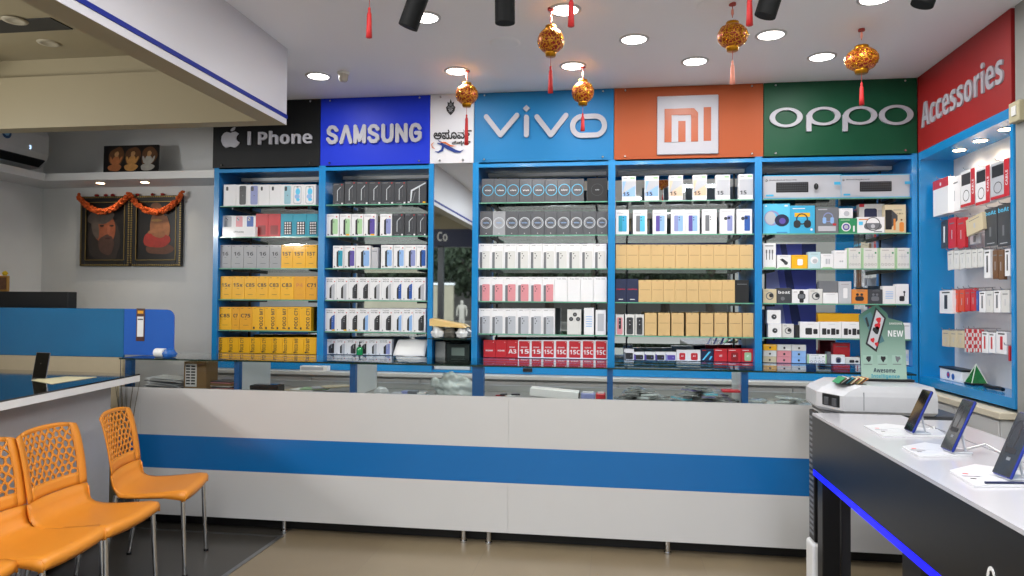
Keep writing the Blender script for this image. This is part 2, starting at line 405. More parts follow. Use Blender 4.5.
c = P(588.5, 126); cw, ch = (wx(604.5)-wx(572.5))/2, (wz(588, 116.5)-wz(588, 135.5))/2
pts = []
for k in range(28):
    a = 2*math.pi*k/28; ex = cw-ch
    pts.append((c[0]+math.copysign(ex, math.cos(a))+ch*math.cos(a), c[1]+ch*math.sin(a)))
stroke(b, pts, sw, T, LET, closed=True)
part('lettering', b, t)
t, x0, x1 = sign(614, 763.5, ZS0, ZS1, 'a24c24', 'sign', 'orange sign with square white two-letter emblem')
b = MB(); MI = mat('mi_orange', 'a24c24', .4)
q0, q1 = P(657, 155), P(718.5, 94.5)
b.box(q0[0], q1[0], 5.185, 5.198, q0[1], q1[1], LET, .004)
mik = [0]
def rb(px0, px1, py0, py1): b.box(wx(px0, py=125), wx(px1, py=125), 5.1815+mik[0]*.0004, 5.1855, wz(686, py1), wz(686, py0), MI); mik[0] += 1
rb(664.5, 671.5, 108.5, 142); rb(664.5, 692, 108.5, 115); rb(691, 698, 114, 142); rb(672.5+.6, 678, 121, 142); rb(678, 690.9, 115.1, 115.3); rb(703.5, 711, 108, 141.5)
b.prism([P(671.5, 115), P(671.5, 142), P(673, 142), P(673, 115)], FT(0, 5.1855, 0), .002, LET); rb(678.2, 685.5, 121, 142)
b.box(wx(671.6, py=125), wx(678.1, py=125), 5.180, 5.1856, wz(686, 142), wz(686, 115.2), LET)
b.prism([P(690, 108.5), P(694, 108.5), P(698, 113), P(698, 118), P(691, 118)], FT(0, 5.1855, 0), .0058, MI)
part('emblem', b, t)
t, x0, x1 = sign(763.5, 917.3, ZS0, ZS1, '0a482f', 'sign', 'dark green sign with white oval lettering')
b = MB()
def oval(pxc, pyc, pw, ph, th=.036, n=40):
    c = P(pxc, pyc); rx = (wx(pxc+pw/2)-wx(pxc-pw/2))/2; ry = (wz(pxc, pyc-ph/2)-wz(pxc, pyc+ph/2))/2
    vs = []
    for i in range(n):
        a = 2*math.pi*i/n; vs += [(c[0]+rx*math.cos(a), c[1]+ry*math.sin(a), .014), (c[0]+(rx-th)*math.cos(a), c[1]+(ry-th*.48)*math.sin(a), .014)]
    w = [(x, y, 0) for x, y, z in vs]
    b.add(vs+w, [(2*i, 2*((i+1) % n), 2*((i+1) % n)+1, 2*i+1) for i in range(n)]+[(2*i, 2*n+2*i, 2*n+2*((i+1) % n), 2*((i+1) % n)) for i in range(n)]+[(2*i+1, 2*((i+1) % n)+1, 2*n+2*((i+1) % n)+1, 2*n+2*i+1) for i in range(n)], LET, T=T)
oval(786, 117.5, 33, 19.5); oval(823.5, 116.2, 34, 18.5); oval(860, 115.6, 34, 18.5); oval(896, 115, 34.5, 20)
for px in (806.2, 842.6): b.box(wx(px), wx(px+5), 5.1825, 5.198, wz(px, 131.5), wz(px, 115), LET)
part('lettering', b, t)
# red sign on the right wall
t = thing('sign', (2.04, 4.62, ZS0), 'red sign with large white word on right wall', 'sign', 'shop signs above the cabinets')
b = MB(); b.box(2.036, 2.07, 4.035, 5.198, ZS0, ZS1, mat('sign_red', '98191b', .5, noise=.04, scale=3)); part('sign_board', b, t)
b = MB(); a0 = at(922.5, 120, X=2.036).y; a1 = at(1004.5, 80, X=2.036).y
zt_, zb_ = at(924, 101.5, X=2.034).z, at(924, 127.5, X=2.034).z
b.text('Accessories', -(a0+a1)/2, (zt_+zb_)/2, zt_-zb_, FL(2.034, 0, 0), LET, bold=.012, ext=.008, width=a0-a1, res=4); part('lettering', b, t)

# ------------------------------------------------------------ display cabinets
SHZ = [2.192, 1.949, 1.703, 1.46, 1.22, 1.04]
DY0, DY1 = 5.2, 5.55
XC = dict(a0=-3.129, a1=-3.087, b0=-2.262, b1=-2.209, c0=-1.394, c1=-1.356, d0=-1.058, d1=-1.013, e0=-.057, e1=-.007, f0=.966, f1=1.014, g0=1.997, g1=2.034)
BRK = mat('bracket_metal', '3a3d42', .35, .7)
def cabinet(name, label, stiles):
    xa, xb = stiles[0][0], stiles[-1][1]
    t = thing(name, ((xa+xb)/2, DY0, .92), label, 'display cabinet')
    for s0, s1 in stiles:
        b = MB(); b.box(s0, s1, DY0, DY1, .925, ZS0, BLUE, fm={'left': BLUE_IN, 'right': BLUE_IN, 'back': BLUE_IN}); part('upright', b, t)
    for k in range(len(stiles)-1):
        i0, i1 = stiles[k][1], stiles[k+1][0]
        b = MB(); b.box(i0, i1, DY0, DY0+.02, ZS0-.038, ZS0, BLUE); b.box(i0, i1, DY0, DY1, ZS0-.012, ZS0, BLUE_IN); part('top_rail', b, t)
        b = MB(); b.box(i0, i1, DY0, DY1, .925, SHZ[5]-.006, BLUE); part('bottom_board', b, t)
        b = MB(); b.box(i0, i1, DY1-.012, DY1-.004, SHZ[5]-.006, ZS0-.012, MIRROR); part('mirror_back', b, t)
        for z in SHZ[:5]:
            b = MB(); b.box(i0+.003, i1-.003, DY0+.012, DY1-.014, z-.008, z, GLASS, fm={'front': GEDGE, 'left': GEDGE, 'right': GEDGE})
            sh = part('glass_shelf', b, t)
        for xx in (i0+.09, i1-.09):
            b = MB(); b.box(xx-.006, xx+.006, DY1-.022, DY1-.012, SHZ[5], ZS0-.06, BRK)
            for z in SHZ[:5]: b.box(xx-.006, xx+.006, DY0+.05, DY1-.013, z-.022, z-.0085, BRK)
            part('shelf_bracket', b, t)
        b = MB(); b.box(i0+.02, i1-.02, DY1-.05, DY1-.02, ZS0-.055, ZS0-.03, mat('lamp_housing', 'dddddd', .4)); part('light_rail', b, t)
    return t
cabinet('display_cabinet', 'blue two-bay display cabinet under black and royal blue signs', [(XC['a0'], XC['a1']), (XC['b0'], XC['b1']), (XC['c0'], XC['c1'])])
cabinet('display_cabinet', 'blue three-bay display cabinet under sky blue, orange and green signs', [(XC['d0'], XC['d1']), (XC['e0'], XC['e1']), (XC['f0'], XC['f1']), (XC['g0'], XC['g1'])])
# mirror column between them
b = MB(); b.box(XC['c1']+.002, XC['d0']-.002, 5.212, 5.222, 1.19, ZS0-.002, MIRROR); b.box(XC['c1']+.002, XC['d0']-.002, 5.222, 5.24, 1.19, ZS0-.002, DGREY)
solo('mirror', b, ((XC['c1']+XC['d0'])/2, 5.22, 1.19), 'tall narrow mirror panel between the two blue cabinets', 'mirror')
b = MB(); b.box(XC['c1']+.002, XC['d0']-.002, 5.06, 5.5, 1.178, 1.186, GLASS, fm={'front': GEDGE_D})
solo('glass_shelf', b, (-1.2, 5.3, 1.18), 'short glass shelf below the narrow mirror panel', 'shelf')
xa, xb = XC['c1'], XC['d0']
b = MB(); Tm = Matrix.Translation((0, 5.17, 0)); z0_ = at(450, 333, Y=5.15).z
b.add([(xa+.005, 5.10, 1.275), (xb-.03, 5.10, 1.262), (xb-.06, 5.10, 1.285), (xa+.005, 5.10, 1.325), (xa+.005, 5.20, 1.28), (xb-.03, 5.20, 1.267), (xb-.06, 5.20, 1.29), (xa+.005, 5.20, 1.33)], [(0, 1, 2, 3), (7, 6, 5, 4), (3, 2, 6, 7), (0, 4, 5, 1), (0, 3, 7, 4), (1, 5, 6, 2)], mat('pale_yellow_reflection', 'd8b878', .5))  # block put in for the yellowish reflection low in the mirror
solo('folder', b, (xa, 5.15, 1.27), 'pale yellow folder lying on white bags before the narrow mirror', 'folder')
def reflection_lump(x, r, m, sd, lb):  # lumps put in for the cluttered reflection low in the mirror
    b = MB(); rn = random.Random(sd); bm = bmesh.new(); bmesh.ops.create_icosphere(bm, subdivisions=3, radius=1)
    for v in bm.verts:
        k = 1+.14*math.sin(5*v.co.x+sd)+.12*math.sin(7*v.co.y+2*sd)+.1*math.sin(9*v.co.z); v.co = Vector((x+v.co.x*r[0]*k, 5.145+v.co.y*r[1]*k, 1.187+r[2]*.8+max(v.co.z*k, -.8)*r[2]))
    b.bm(bm, m, smooth=True); bm.free(); solo('plastic_bag', b, (x, 5.14, 1.187), lb, 'bag')
reflection_lump(xa+.055, (.048, .045, .042), mat('bag_white', 'd8dada', .3), 2, 'small white bag at left under the pale yellow folder')
reflection_lump(xa+.15, (.04, .045, .042), mat('bag_dark', '4c4a42', .5), 5, 'dark grey bag in the middle under pale yellow folder')
reflection_lump(xa+.238, (.042, .045, .040), mat('bag_white', 'd8dada', .3), 8, 'small white bag at right under the pale yellow folder')
t = thing('small_radio', (xa+.14, 5.3, .946), 'small dark electronic device in the niche below narrow mirror', 'device')
b = MB(); b.box(xa+.10, xb-.02, 5.24, 5.40, 1.01, 1.14, mat('device_dark', '1c2a28', .4), .006); part('body', b, t)
b = MB(); b.box(xa+.14, xa+.24, 5.236, 5.241, 1.05, 1.11, C_('6a7a74'), .002); part('display', b, t)
b = MB(); b.box(xa+.01, xb-.01, 5.22, 5.42, .946, 1.008, mat('carton_pale', 'c4c8cc', .5), .002); solo('carton', b, (xa+.1, 5.3, .946), 'pale flat carton under the small dark device', 'box')
b = MB(); b.box(xa+.012, xa+.09, 5.25, 5.40, 1.0085, 1.15, mat('carton_grey', '8c9090', .5), .002); solo('carton', b, (xa+.05, 5.3, 1.01), 'grey upright carton left of the small dark device', 'box')
b = MB(); b.box(XC['c1']+.002, XC['d0']-.002, 5.21, 5.5, .925, .945, BLUE); solo('shelf_board', b, (-1.2, 5.35, .93), 'short blue board under narrow mirror panel', 'shelf')

# ------------------------------------------------------------ box artwork
def card(name, c, r=.4): return mat('card_'+name, c, r, noise=.02, coat=.1)
C = dict(white=card('white', 'e9e9ec'), off=card('off_white', 'd6d6d4'), grey=card('grey', '9b9da2'), dark=card('dark', '3d3f44'), black=card('black', '121317'),
         yellow=card('yellow', 'f2b40a'), gold=card('gold', 'e8a408'), tan=card('tan', 'd3b27c'), navy=card('navy', '1a2447'), red=card('red', 'c3202c'), pink=card('pink', 'd98f97'),
         teal=card('teal', '1798b4'), cyan=card('cyan', '39a8d4'), sky=card('sky', '8fb6e8'), lilac=card('lilac', '8b94c8'), green=card('green', '2c8a5a'), lgreen=card('light_green', '9fc79a'),
         orange=card('orange', 'd8863a'), blue=card('blue', '2457a8'), purple=card('purple', '5a4aa0'), beige=card('beige', 'cdbf9f'), ink=card('ink', '26262a'), lgrey=card('light_grey', 'b9bbc2'),
         bcyan=card('bright_cyan', '58c4ee'), brown=card('brown', '6e4a2c'), mid=card('mid_grey', '6f7278'), dred=card('dark_red', '8e1218'), glow=card('silver', 'cfd6dc', .25))
class Art:
    def __init__(s, w, d, h, base, side=None):
        s.w, s.h = w, h; s.b = MB(); s.k = 0
        s.b.box(-w/2, w/2, -d/2, d/2, 0, h, base, .0012); s.T = FT(0, -d/2, 0)
        # lid seam
    def z(s): s.k += 1; return .0003+.00035*s.k
    def r(s, u0, v0, u1, v1, m):
        w, h = s.w, s.h; z = s.z()
        s.b.add([(u0*w, v0*h, z), (u1*w, v0*h, z), (u1*w, v1*h, z), (u0*w, v1*h, z)], [(0, 1, 2, 3)], m, T=s.T); return s
    def q(s, pts, m):
        z = s.z(); s.b.add([(u*s.w, v*s.h, z) for u, v in pts], [tuple(range(len(pts)))], m, T=s.T); return s
    def rr(s, u0, v0, u1, v1, m, rad=.12):
        w, h = s.w, s.h; x0, x1, y0, y1 = u0*w, u1*w, v0*h, v1*h; r = min(rad*w, (x1-x0)/2, (y1-y0)/2); z = s.z(); pts = []
        for cx, cy, a0 in ((x1-r, y1-r, 0), (x0+r, y1-r, 90), (x0+r, y0+r, 180), (x1-r, y0+r, 270)):
            for k in range(4): a = R(a0+30*k); pts.append((cx+r*math.cos(a), cy+r*math.sin(a), z))
        s.b.add(pts, [tuple(range(len(pts)))], m, T=s.T); return s
    def d(s, u, v, r, m, ry=None): s.b.disc(u*s.w, v*s.h, r*s.w, s.T, m, z=s.z(), ry=(ry*s.w if ry else None), n=14); return s
    def ring(s, u, v, r, t, m): s.b.ring(u*s.w, v*s.h, r*s.w, r*s.w, t*s.w, s.T, m, z=s.z(), n=22); return s
    def t(s, txt, u, v, h, m, rot=0, bold=.02, width=None): s.b.text(txt, u*s.w, v*s.h, h*s.h, s.T, m, z=s.z(), rot=rot, bold=bold, width=(width*s.w if width else None), res=1); return s

def a_phone(a, body=C['sky'], cam=C['ink'], u=0.12, logo=True):      # white pack with the phone's back printed on it
    a.rr(u-.30, .06, u+.32, .94, body, .12); a.rr(u-.26, .70, u-.04, .90, cam, .06); a.d(u-.15, .84, .045, C['mid']); a.d(u-.15, .76, .045, C['mid'])
    if logo: a.d(u+.02, .48, .05, C['mid'])
def a_white_min(a): a.rr(-.30, .72, -.12, .90, C['ink'], .05); a.d(-.21, .86, .03, C['mid']); a.d(-.21, .77, .03, C['mid'])
def a_swirl(a):
    a.rr(-.34, .07, .34, .93, C['lgrey'], .12); a.rr(-.28, .11, .28, .89, C['white'], .1); a.d(.03, .66, .2, C['bcyan'], .28); a.d(-.02, .42, .22, C['sky'], .2); a.d(.05, .27, .16, C['bcyan'], .12); a.r(-.08, .86, .08, .9, C['ink'])
def a_smallphone(a, c): a.rr(-.32, .45, .3, .97, c, .1); a.rr(-.24, .76, .0, .93, C['lgrey'], .06); a.d(-.17, .87, .05, C['ink']); a.d(-.06, .81, .05, C['ink'])
def a_grid(a):
    a.rr(-.22, .10, .42, .66, C['ink'], .04)
    for i in range(3):
        for j in range(5): a.d(-.1+.2*i, .16+.11*j, .065, C['white'])
def a_num(txt, m, h=.14, v=.62, sub=True):
    def f(a):
        a.t(txt, -.02, v, h*1.15, m, bold=.03, width=min(.76, .22*len(txt)+.1))
        if sub: a.r(-.1, v-.16, .08, v-.148, m); a.r(-.2, .2, .22, .212, m); a.r(-.36, .93, -.2, .945, m); a.r(.2, .93, .36, .945, m)
    return f
def a_vert(txt, u=.24):
    def f(a):
        a.t(txt, u, .5, a.w*.30/a.h, C['ink'], rot=R(90), bold=.02, width=a.h*.86/a.w); a.r(-.42, .05, -.28, .14, C['ink']); a.r(-.36, .93, -.22, .94, C['ink'])
    return f
def a_dark_flap(a):                                              # dark pack with the silhouette of a phone's edge
    g = C['glow']; a.r(-.12, .18, -.07, .66, g); a.q([(-.12, .66), (-.07, .66), (.20, .80), (.18, .83)], g); a.r(.16, .30, .18, .66, C['mid']); a.r(.28, .02, .42, .09, C['white']); a.d(.3, .93, .05, C['red']); a.r(-.42, .93, 0, .94, C['lgrey']); a.r(-.3, .05, .1, .06, C['lgrey'])
def a_dark_wide(a):
    g = C['glow']; a.q([(-.33, .1), (-.28, .1), (-.22, .55), (.45, .88), (.45, .93), (-.30, .60)], g); a.r(.12, .05, .15, .78, g); a.q([(-.22, .12), (-.18, .12), (-.05, .5), (-.1, .5)], C['mid']); a.r(.32, .03, .46, .1, C['yellow']); a.r(-.45, .05, -.35, .1, C['white'])
def a_side(body, edge, sticker=None, tit=False):                   # white pack: dark phone edge beside coloured back
    def f(a):
        a.q([(-.15, .08), (.06, .05), (.06, .80), (-.15, .72)], C['ink']); a.rr(.02, .10, .42, .78, body, .08); a.r(.08, .6, .13, .7, C['ink']); a.r(-.38, .05, -.28, .1, C['ink'])
        a.r(-.4, .90, .1, .915, C['mid']); a.d(.33, .87, .055, C['red'])
        if sticker: a.r(.1, .03, .4, .1, sticker)
    return f
def a_gal(body, sticker=None):                                    # white pack, two lines of text above a phone
    def f(a):
        a.t('Galaxy', -.12, .92, .05, C['ink'], width=.56); a.t('A17 5G', -.12, .83, .06, C['ink'], width=.5, bold=.03)
        a.q([(-.10, .08), (.08, .06), (.08, .66), (-.10, .52)], C['ink'] if body is not C['ink'] else C['dark']); a.q([(.08, .06), (.36, .08), (.36, .74), (.08, .66)], body)
        for k in range(3): a.d(.16, .62-.09*k, .035, C['lgrey'])
        a.r(-.42, .04, -.36, .09, C['ink']); a.d(.36, .82, .05, C['red'])
        if sticker: a.r(.14, .02, .4, .08, sticker)
        else: a.r(.2, .02, .36, .07, C['lgrey'])
    return f
def a_ring1(a): a.ring(0, .52, .46, .045, C['bcyan']); a.t('vivo', 0, .52, .07, C['white'], width=.5); a.r(-.3, .92, .0, .93, C['mid']); a.r(-.12, .08, .12, .09, C['mid'])
def a_ring2(a): a.ring(0, .52, .44, .05, C['glow']); a.ring(0, .52, .34, .03, C['lgrey']); a.t('V60e', 0, .52, .055, C['sky'], width=.46); a.d(0, .08, .03, C['white']); a.r(-.3, .93, .3, .94, C['mid'])
def a_blackseal(a): a.ring(0, .5, .3, .02, C['dark']); a.t('x90', 0, .5, .05, C['lgrey'], width=.2)
def a_v(body):                                                    # tall white pack, narrow phone edge at left
    def f(a):
        a.t('vivo', -.2, .93, .035, C['ink'], width=.3); a.r(.05, .925, .4, .93, C['mid'])
        a.rr(-.40, .0, -.16, .66, C['mid'], .05); a.rr(-.2, .0, .40, .70, body, .07)
        for k in range(3): a.d(-.06+.10*(k % 2), .60-.09*k, .045, C['ink'])
    return f
def a_vplain(a): a.t('T4x 5G', 0, .92, .04, C['mid'], width=.7); a.r(.45, .05, .46, .9, C['lgrey'])
def a_3cam(a):
    a.rr(-.42, .03, .42, .97, C['off'], .12)
    for u, v in ((.05, .80), (-.22, .62), (.28, .62)): a.d(u, v, .15, C['ink']); a.d(u, v, .07, C['mid'])
def a_red(txt, big=True):
    def f(a):
        a.rr(-.42, .06, .42, .95, C['red'], .06)
        if big: a.t('REDMI', -.02, .60, .07, C['white'], width=.5); a.t(txt, 0, .36, .24, C['white'], width=.74, bold=.03)
        else: a.t(txt, 0, .4, .08, C['white'], width=.6)
        a.d(.32, .88, .03, C['white'])
    return f
def a_15(c1):
    def f(a):
        a.rr(-.46, .18, .46, .80, c1, .04); a.q([(-.46, .3), (.46, .62), (.46, .8), (-.2, .8)], C['lgrey']); a.t('15', -.18, .28, .15, C['ink'], width=.45, bold=.015); a.r(.1, .88, .42, .96, C['lgreen']); a.r(-.4, .9, -.1, .92, C['mid']); a.r(-.4, .84, -.0, .85, C['mid'])
    return f
def a_dual(c1, c2):
    def f(a):
        a.rr(-.28, .12, .02, .76, c1, .05); a.rr(.0, .12, .34, .76, c2, .05)
        for k in range(2): a.d(.08+.0*k, .68-.1*k, .045, C['ink'])
        a.r(-.4, .9, -.08, .91, C['mid']); a.r(-.4, .84, .1, .85, C['mid'])
    return f
def a_round(c1):
    def f(a): a.rr(.0, .12, .36, .74, c1, .05); a.d(-.1, .62, .12, C['dark']); a.d(.12, .64, .1, C['navy']); a.r(-.4, .9, .3, .91, C['mid'])
    return f
def a_tan(a): a.r(-.4, .55, .38, .562, C['brown']); a.r(-.12, .95, .05, .965, C['brown']); a.r(-.1, .03, .1, .04, C['brown'])
def a_navy(a): a.t('realme', 0, .56, .07, C['red'], width=.8, bold=.04); a.r(-.2, .1, .2, .13, C['white'])
def a_wallet(c):
    def f(a): a.rr(-.34, .04, .34, .86, c, .15); a.rr(-.12, .3, .16, .82, C['ink'], .1); a.d(0, .7, .06, C['lgrey']); a.d(0, .52, .06, C['lgrey'])
    return f
def a_small(c1, c2=C['ink']):
    def f(a): a.r(-.5, .72, .5, 1, C['white']); a.rr(-.38, .06, .40, .64, c2, .08); a.q([(-.5, 0), (-.3, 0), (-.36, .7), (-.5, .7)], c1); a.d(.2, .35, .06, c1)
    return f
def a_rpack(c): 
    def f(a): a.rr(-.26, .08, .28, .72, c, .1); a.t('A1', 0, .45, .16, C['white'], width=.2); a.r(-.42, .86, .1, .9, C['white'])
    return f
def a_bluelines(a): a.q([(-.42, .1), (-.28, .1), (.3, .8), (.12, .8)], C['bcyan']); a.q([(.1, .12), (.24, .12), (.42, .4), (.3, .45)], C['bcyan']); a.r(-.4, .86, -.1, .93, C['red'])
def a_keyb(mouse):
    def f(a):
        a.d(-.455, .80, .016, C['ink']); a.t('hp', -.455, .80, .06, C['white'], width=.018); a.t('Wired Keyboard and Mouse Combo' if mouse else 'Wired Keyboard', -.24 if mouse else -.25, .81, .07, C['ink'], width=.36 if mouse else .34)
        u0, u1 = (-.33, .09) if mouse else (-.22, .24)
        a.rr(u0, .28, u1, .72, C['black'], .008)
        for j in range(4):
            for i in range(14): x = u0+.012+(u1-u0-.024)*i/14; a.r(x, .33+.095*j, x+(u1-u0)/19, .40+.095*j, C['dark'])
        if mouse: a.d(.18, .5, .03, C['black'], .045); a.r(.178, .5, .182, .62, C['mid'])
        a.r(-.47, .10, -.37, .18, C['cyan']); a.r(-.37, .10, -.18, .18, C['lgrey']); a.r(.41, .56, .49, .68, C['cyan']); a.r(.495, 0, .5, 1, C['cyan']); a.r(-.5, .965, .5, 1, C['cyan']); a.r(-.5, 0, .5, .03, C['cyan'])
    return f
def a_head(base, c, txt=None):
    def f(a):
        if txt: a.r(-.32, .6, .30, .74, C['yellow'])
        a.ring(-.02, .52, .24, .05, c); a.rr(-.36, .2, -.08, .48, c, .12); a.rr(.06, .2, .34, .48, c, .12); a.r(-.4, .88, .1, .91, C['white']); a.d(.36, .14, .05, C['white'])
    return f
def a_bighead(a): a.ring(-.16, .52, .30, .08, C['lilac']); a.d(-.22, .52, .2, C['lgrey'], .26); a.d(.2, .44, .27, C['navy'], .24); a.d(.22, .42, .12, C['purple']); a.r(-.42, .9, -.36, .94, C['white']); a.r(.3, .9, .42, .95, C['white']); a.r(.0, .03, .4, .05, C['blue'])
def a_darkhead(a): a.ring(.05, .62, .22, .04, C['lilac']); a.rr(-.2, .38, -.04, .62, C['sky'], .06); a.rr(.14, .38, .3, .62, C['sky'], .06); a.rr(-.4, .08, .38, .28, C['lgrey'], .02); a.r(.25, .3, .4, .38, C['red']); a.r(-.4, .9, 0, .94, C['lgrey'])
def a_watchg(a): a.d(-.1, .42, .26, C['white']); a.d(-.1, .42, .2, C['purple']); a.d(-.1, .42, .12, C['lgrey']); a.r(-.4, .86, .1, .92, C['lgreen']); a.r(.28, .1, .38, .5, C['white'])
def a_spk(a): a.rr(-.26, .22, .4, .62, C['mid'], .15); a.ring(.07, .56, .27, .03, C['dark']); a.d(.07, .42, .08, C['lgrey']); a.r(-.45, .82, -.1, .88, C['orange']); a.rr(-.45, .5, -.3, .72, C['bcyan'], .02); a.r(.1, .06, .4, .11, C['mid'])
def a_spk2(a): a.rr(-.30, .25, .20, .85, C['navy'], .08); a.r(-.5, .9, -.3, 1, C['red']); a.rr(.22, .55, .45, .8, C['lgrey'], .04)
def a_boxspk(a): a.rr(-.49, .12, -.18, .82, C['black'], .03); a.q([(-.18, .2), (.1, .45), (.1, .62), (-.18, .82)], C['dark']); a.r(-.1, .8, .3, .82, C['mid']); a.t('1+55.1', .2, .68, .05, C['ink'], width=.3); a.rr(.18, .04, .4, .38, C['orange'], .08); a.d(.28, .46, .05, C['brown']); a.r(-.1, .1, .0, .5, C['orange'])
def a_cable(a):
    for u in (-.26, -.02, .2): a.r(u, .35, u+.05, .72, C['ink']); a.r(u-.03, .6, u+.08, .74, C['mid'])
    a.q([(-.5, 0), (.5, 0), (.4, .06), (-.4, .06)], C['lgreen']); a.r(-.35, .88, .3, .91, C['mid'])
def a_gad(c, shape=0):
    def f(a):
        if shape == 0: a.q([(-.3, .66), (-.1, .74), (.28, .46), (.12, .3)], c); a.d(.14, .4, .14, C['dark'])
        elif shape == 1: a.rr(-.14, .24, .2, .70, C['white'], .08)
        elif shape == 2: a.d(0, .5, .32, C['white']); a.d(.05, .45, .2, C['lgrey'])
        elif shape == 3: a.rr(-.12, .3, .04, .66, C['lgrey'], .05); a.rr(.1, .3, .22, .66, C['lgrey'], .05)
        elif shape == 4: a.d(0, .4, .07, C['lgrey']); a.d(.16, .4, .07, C['lgrey'])
        a.r(-.3, .86, .3, .875, C['mid'])
        if c is C['lgreen'] or shape in (0, 3): a.q([(-.5, 0), (.5, 0), (.3, .1), (-.3, .1)], C['lgreen'])
    return f
def a_greenpack(a):
    a.r(-.5, 0, -.40, 1, C['lgreen']); a.r(.44, 0, .5, 1, C['lgreen']); a.r(-.3, .88, .1, .9, C['mid']); a.r(.28, .72, .38, .8, C['green'])
    a.r(-.28, .58, .3, .6, C['lgrey']); a.r(-.1, .46, -.06, .72, C['lgrey']); a.r(.1, .5, .14, .7, C['lgrey'])
    for k in range(4): a.ring(-.28+.2*k, .2, .07, .015, C['mid'])
def a_watch(c, strap=C['ink']):
    def f(a): a.rr(-.06, .04, .20, .96*.95, strap, .08); a.rr(-.16, .30, .30, .70, strap, .1); a.rr(-.11, .35, .25, .65, c, .08); a.r(-.42, .80, -.2, .83, C['mid'])
    return f
def a_watchring(a): a.ring(.0, .5, .3, .08, C['mid']); a.d(.1, .54, .16, C['ink']); a.r(-.4, .84, -.1, .87, C['mid'])
def a_boat(a): a.t('boat', 0, .72, .2, C['white'], width=.8, bold=.03); a.d(-.1, .3, .14, C['mid']); a.d(.2, .28, .12, C['dark'])
def a_bud(c, bg=None):
    def f(a):
        if bg: a.r(-.5, 0, .5, 1, bg)
        a.rr(-.28, .2, .26, .52, c, .12); a.d(-.14, .64, .09, c); a.d(.12, .64, .09, c); a.r(-.2, .88, .3, .92, C['ink'] if bg else C['mid'])
    return f
def a_watchface(a): a.d(0, .5, .2, C['mid']); a.d(0, .5, .15, C['ink']); a.d(.02, .52, .05, C['lgrey'])
def a_twosq(a): a.rr(-.22, .2, .12, .62, C['ink'], .05); a.rr(.18, .24, .40, .56, C['ink'], .05); a.r(-.1, .85, .2, .87, C['lgrey'])
def a_foursq(a):
    for u in (-.40, .02): a.rr(u, .2, u+.2, .6, C['ink'], .03); a.rr(u+.23, .24, u+.37, .54, C['ink'], .03)
    a.r(-.1, .85, .2, .87, C['lgrey'])
def a_applewhite(a): a.t('iPhone', 0, .5, .22, C['mid'], width=.3)
def a_ringy(a): a.r(-.3, .5, .3, .56, C['ink']); a.d(.0, .53, .07, C['mid']); a.d(0, .53, .045, C['yellow'])
def a_plain(a): a.r(-.35, .8, .35, .83, C['mid'])
def a_stack(c):
    def f(a): a.d(0, .45, .08, C['ink']); a.r(-.44, .78, .44, .82, c)
    return f
def a_xray(a): a.rr(-.3, .15, .3, .85, C['lgrey'], .05)
def a_applered(a): a.rr(-.3, .1, .3, .5, C['dred'], .05)
def a_door(a): a.rr(-.18, .1, .22, .75, C['mid'], .15); a.rr(-.1, .14, .14, .62, C['navy'], .1)
def a_earb(a): a.rr(-.24, .14, .16, .4, C['ink'], .1); a.d(.14, .6, .09, C['ink']); a.r(.1, .38, .18, .6, C['ink'])
def a_lines(a):
    for k in range(5): a.r(-.3, .3+.09*k, .3, .33+.09*k, C['sky'])

ORD = ['first', 'second', 'third', 'fourth', 'fifth', 'sixth', 'seventh', 'eighth', 'ninth', 'tenth', 'eleventh', 'twelfth', 'thirteenth']
SH = ['top', 'second', 'third', 'fourth', 'fifth', 'bottom']
SIGN = {1: 'black', 2: 'royal blue', 3: 'sky blue', 4: 'orange', 5: 'green'}
BOXY = 5.232      # plane of the pack fronts
def place_box(px0, px1, ytop, z, base, art, look, name='phone_box', cat='box', group=None, where='', depth=.055, fy=BOXY, label=None):
    xm = (px0+px1)/2; x0 = at(px0, ytop, Y=fy).x; x1 = at(px1, ytop, Y=fy).x; zt = at(xm, ytop, Y=fy).z
    w = x1-x0-.0012; h = max(.012, zt-z)
    a = Art(w, depth, h, base)
    if art: art(a)
    o = a.b.build(name); o.location = ((x0+x1)/2, fy+depth/2, z+.0004)
    tag(o, label or (look+', '+where), cat, group); return o
def row(bay, sh, items, name='phone_box', cat='box', fy=BOXY, depth=.055):
    """items: (px0,px1,ytop,base,art,look[,name,cat])"""
    n = len(items)
    for i, it in enumerate(items):
        px0, px1, yt, base, art, look = it[:6]
        nm = it[6] if len(it) > 6 else name; ct = it[7] if len(it) > 7 else cat
        pos = ('%s from left' % ORD[i]) if i < n-1 else 'at right end'
        if i == 0: pos = 'at left end'
        place_box(px0, px1, yt, SHZ[sh], base, art, look, nm, ct, '%s shelf packs under %s sign' % (SH[sh], SIGN[bay]), '%s, %s shelf, %s sign' % (pos, SH[sh], SIGN[bay]), fy=fy, depth=depth)
def seq(bounds, yt, specs):
    return [(bounds[i], bounds[i+1], yt)+tuple(specs[i]) for i in range(len(specs))]

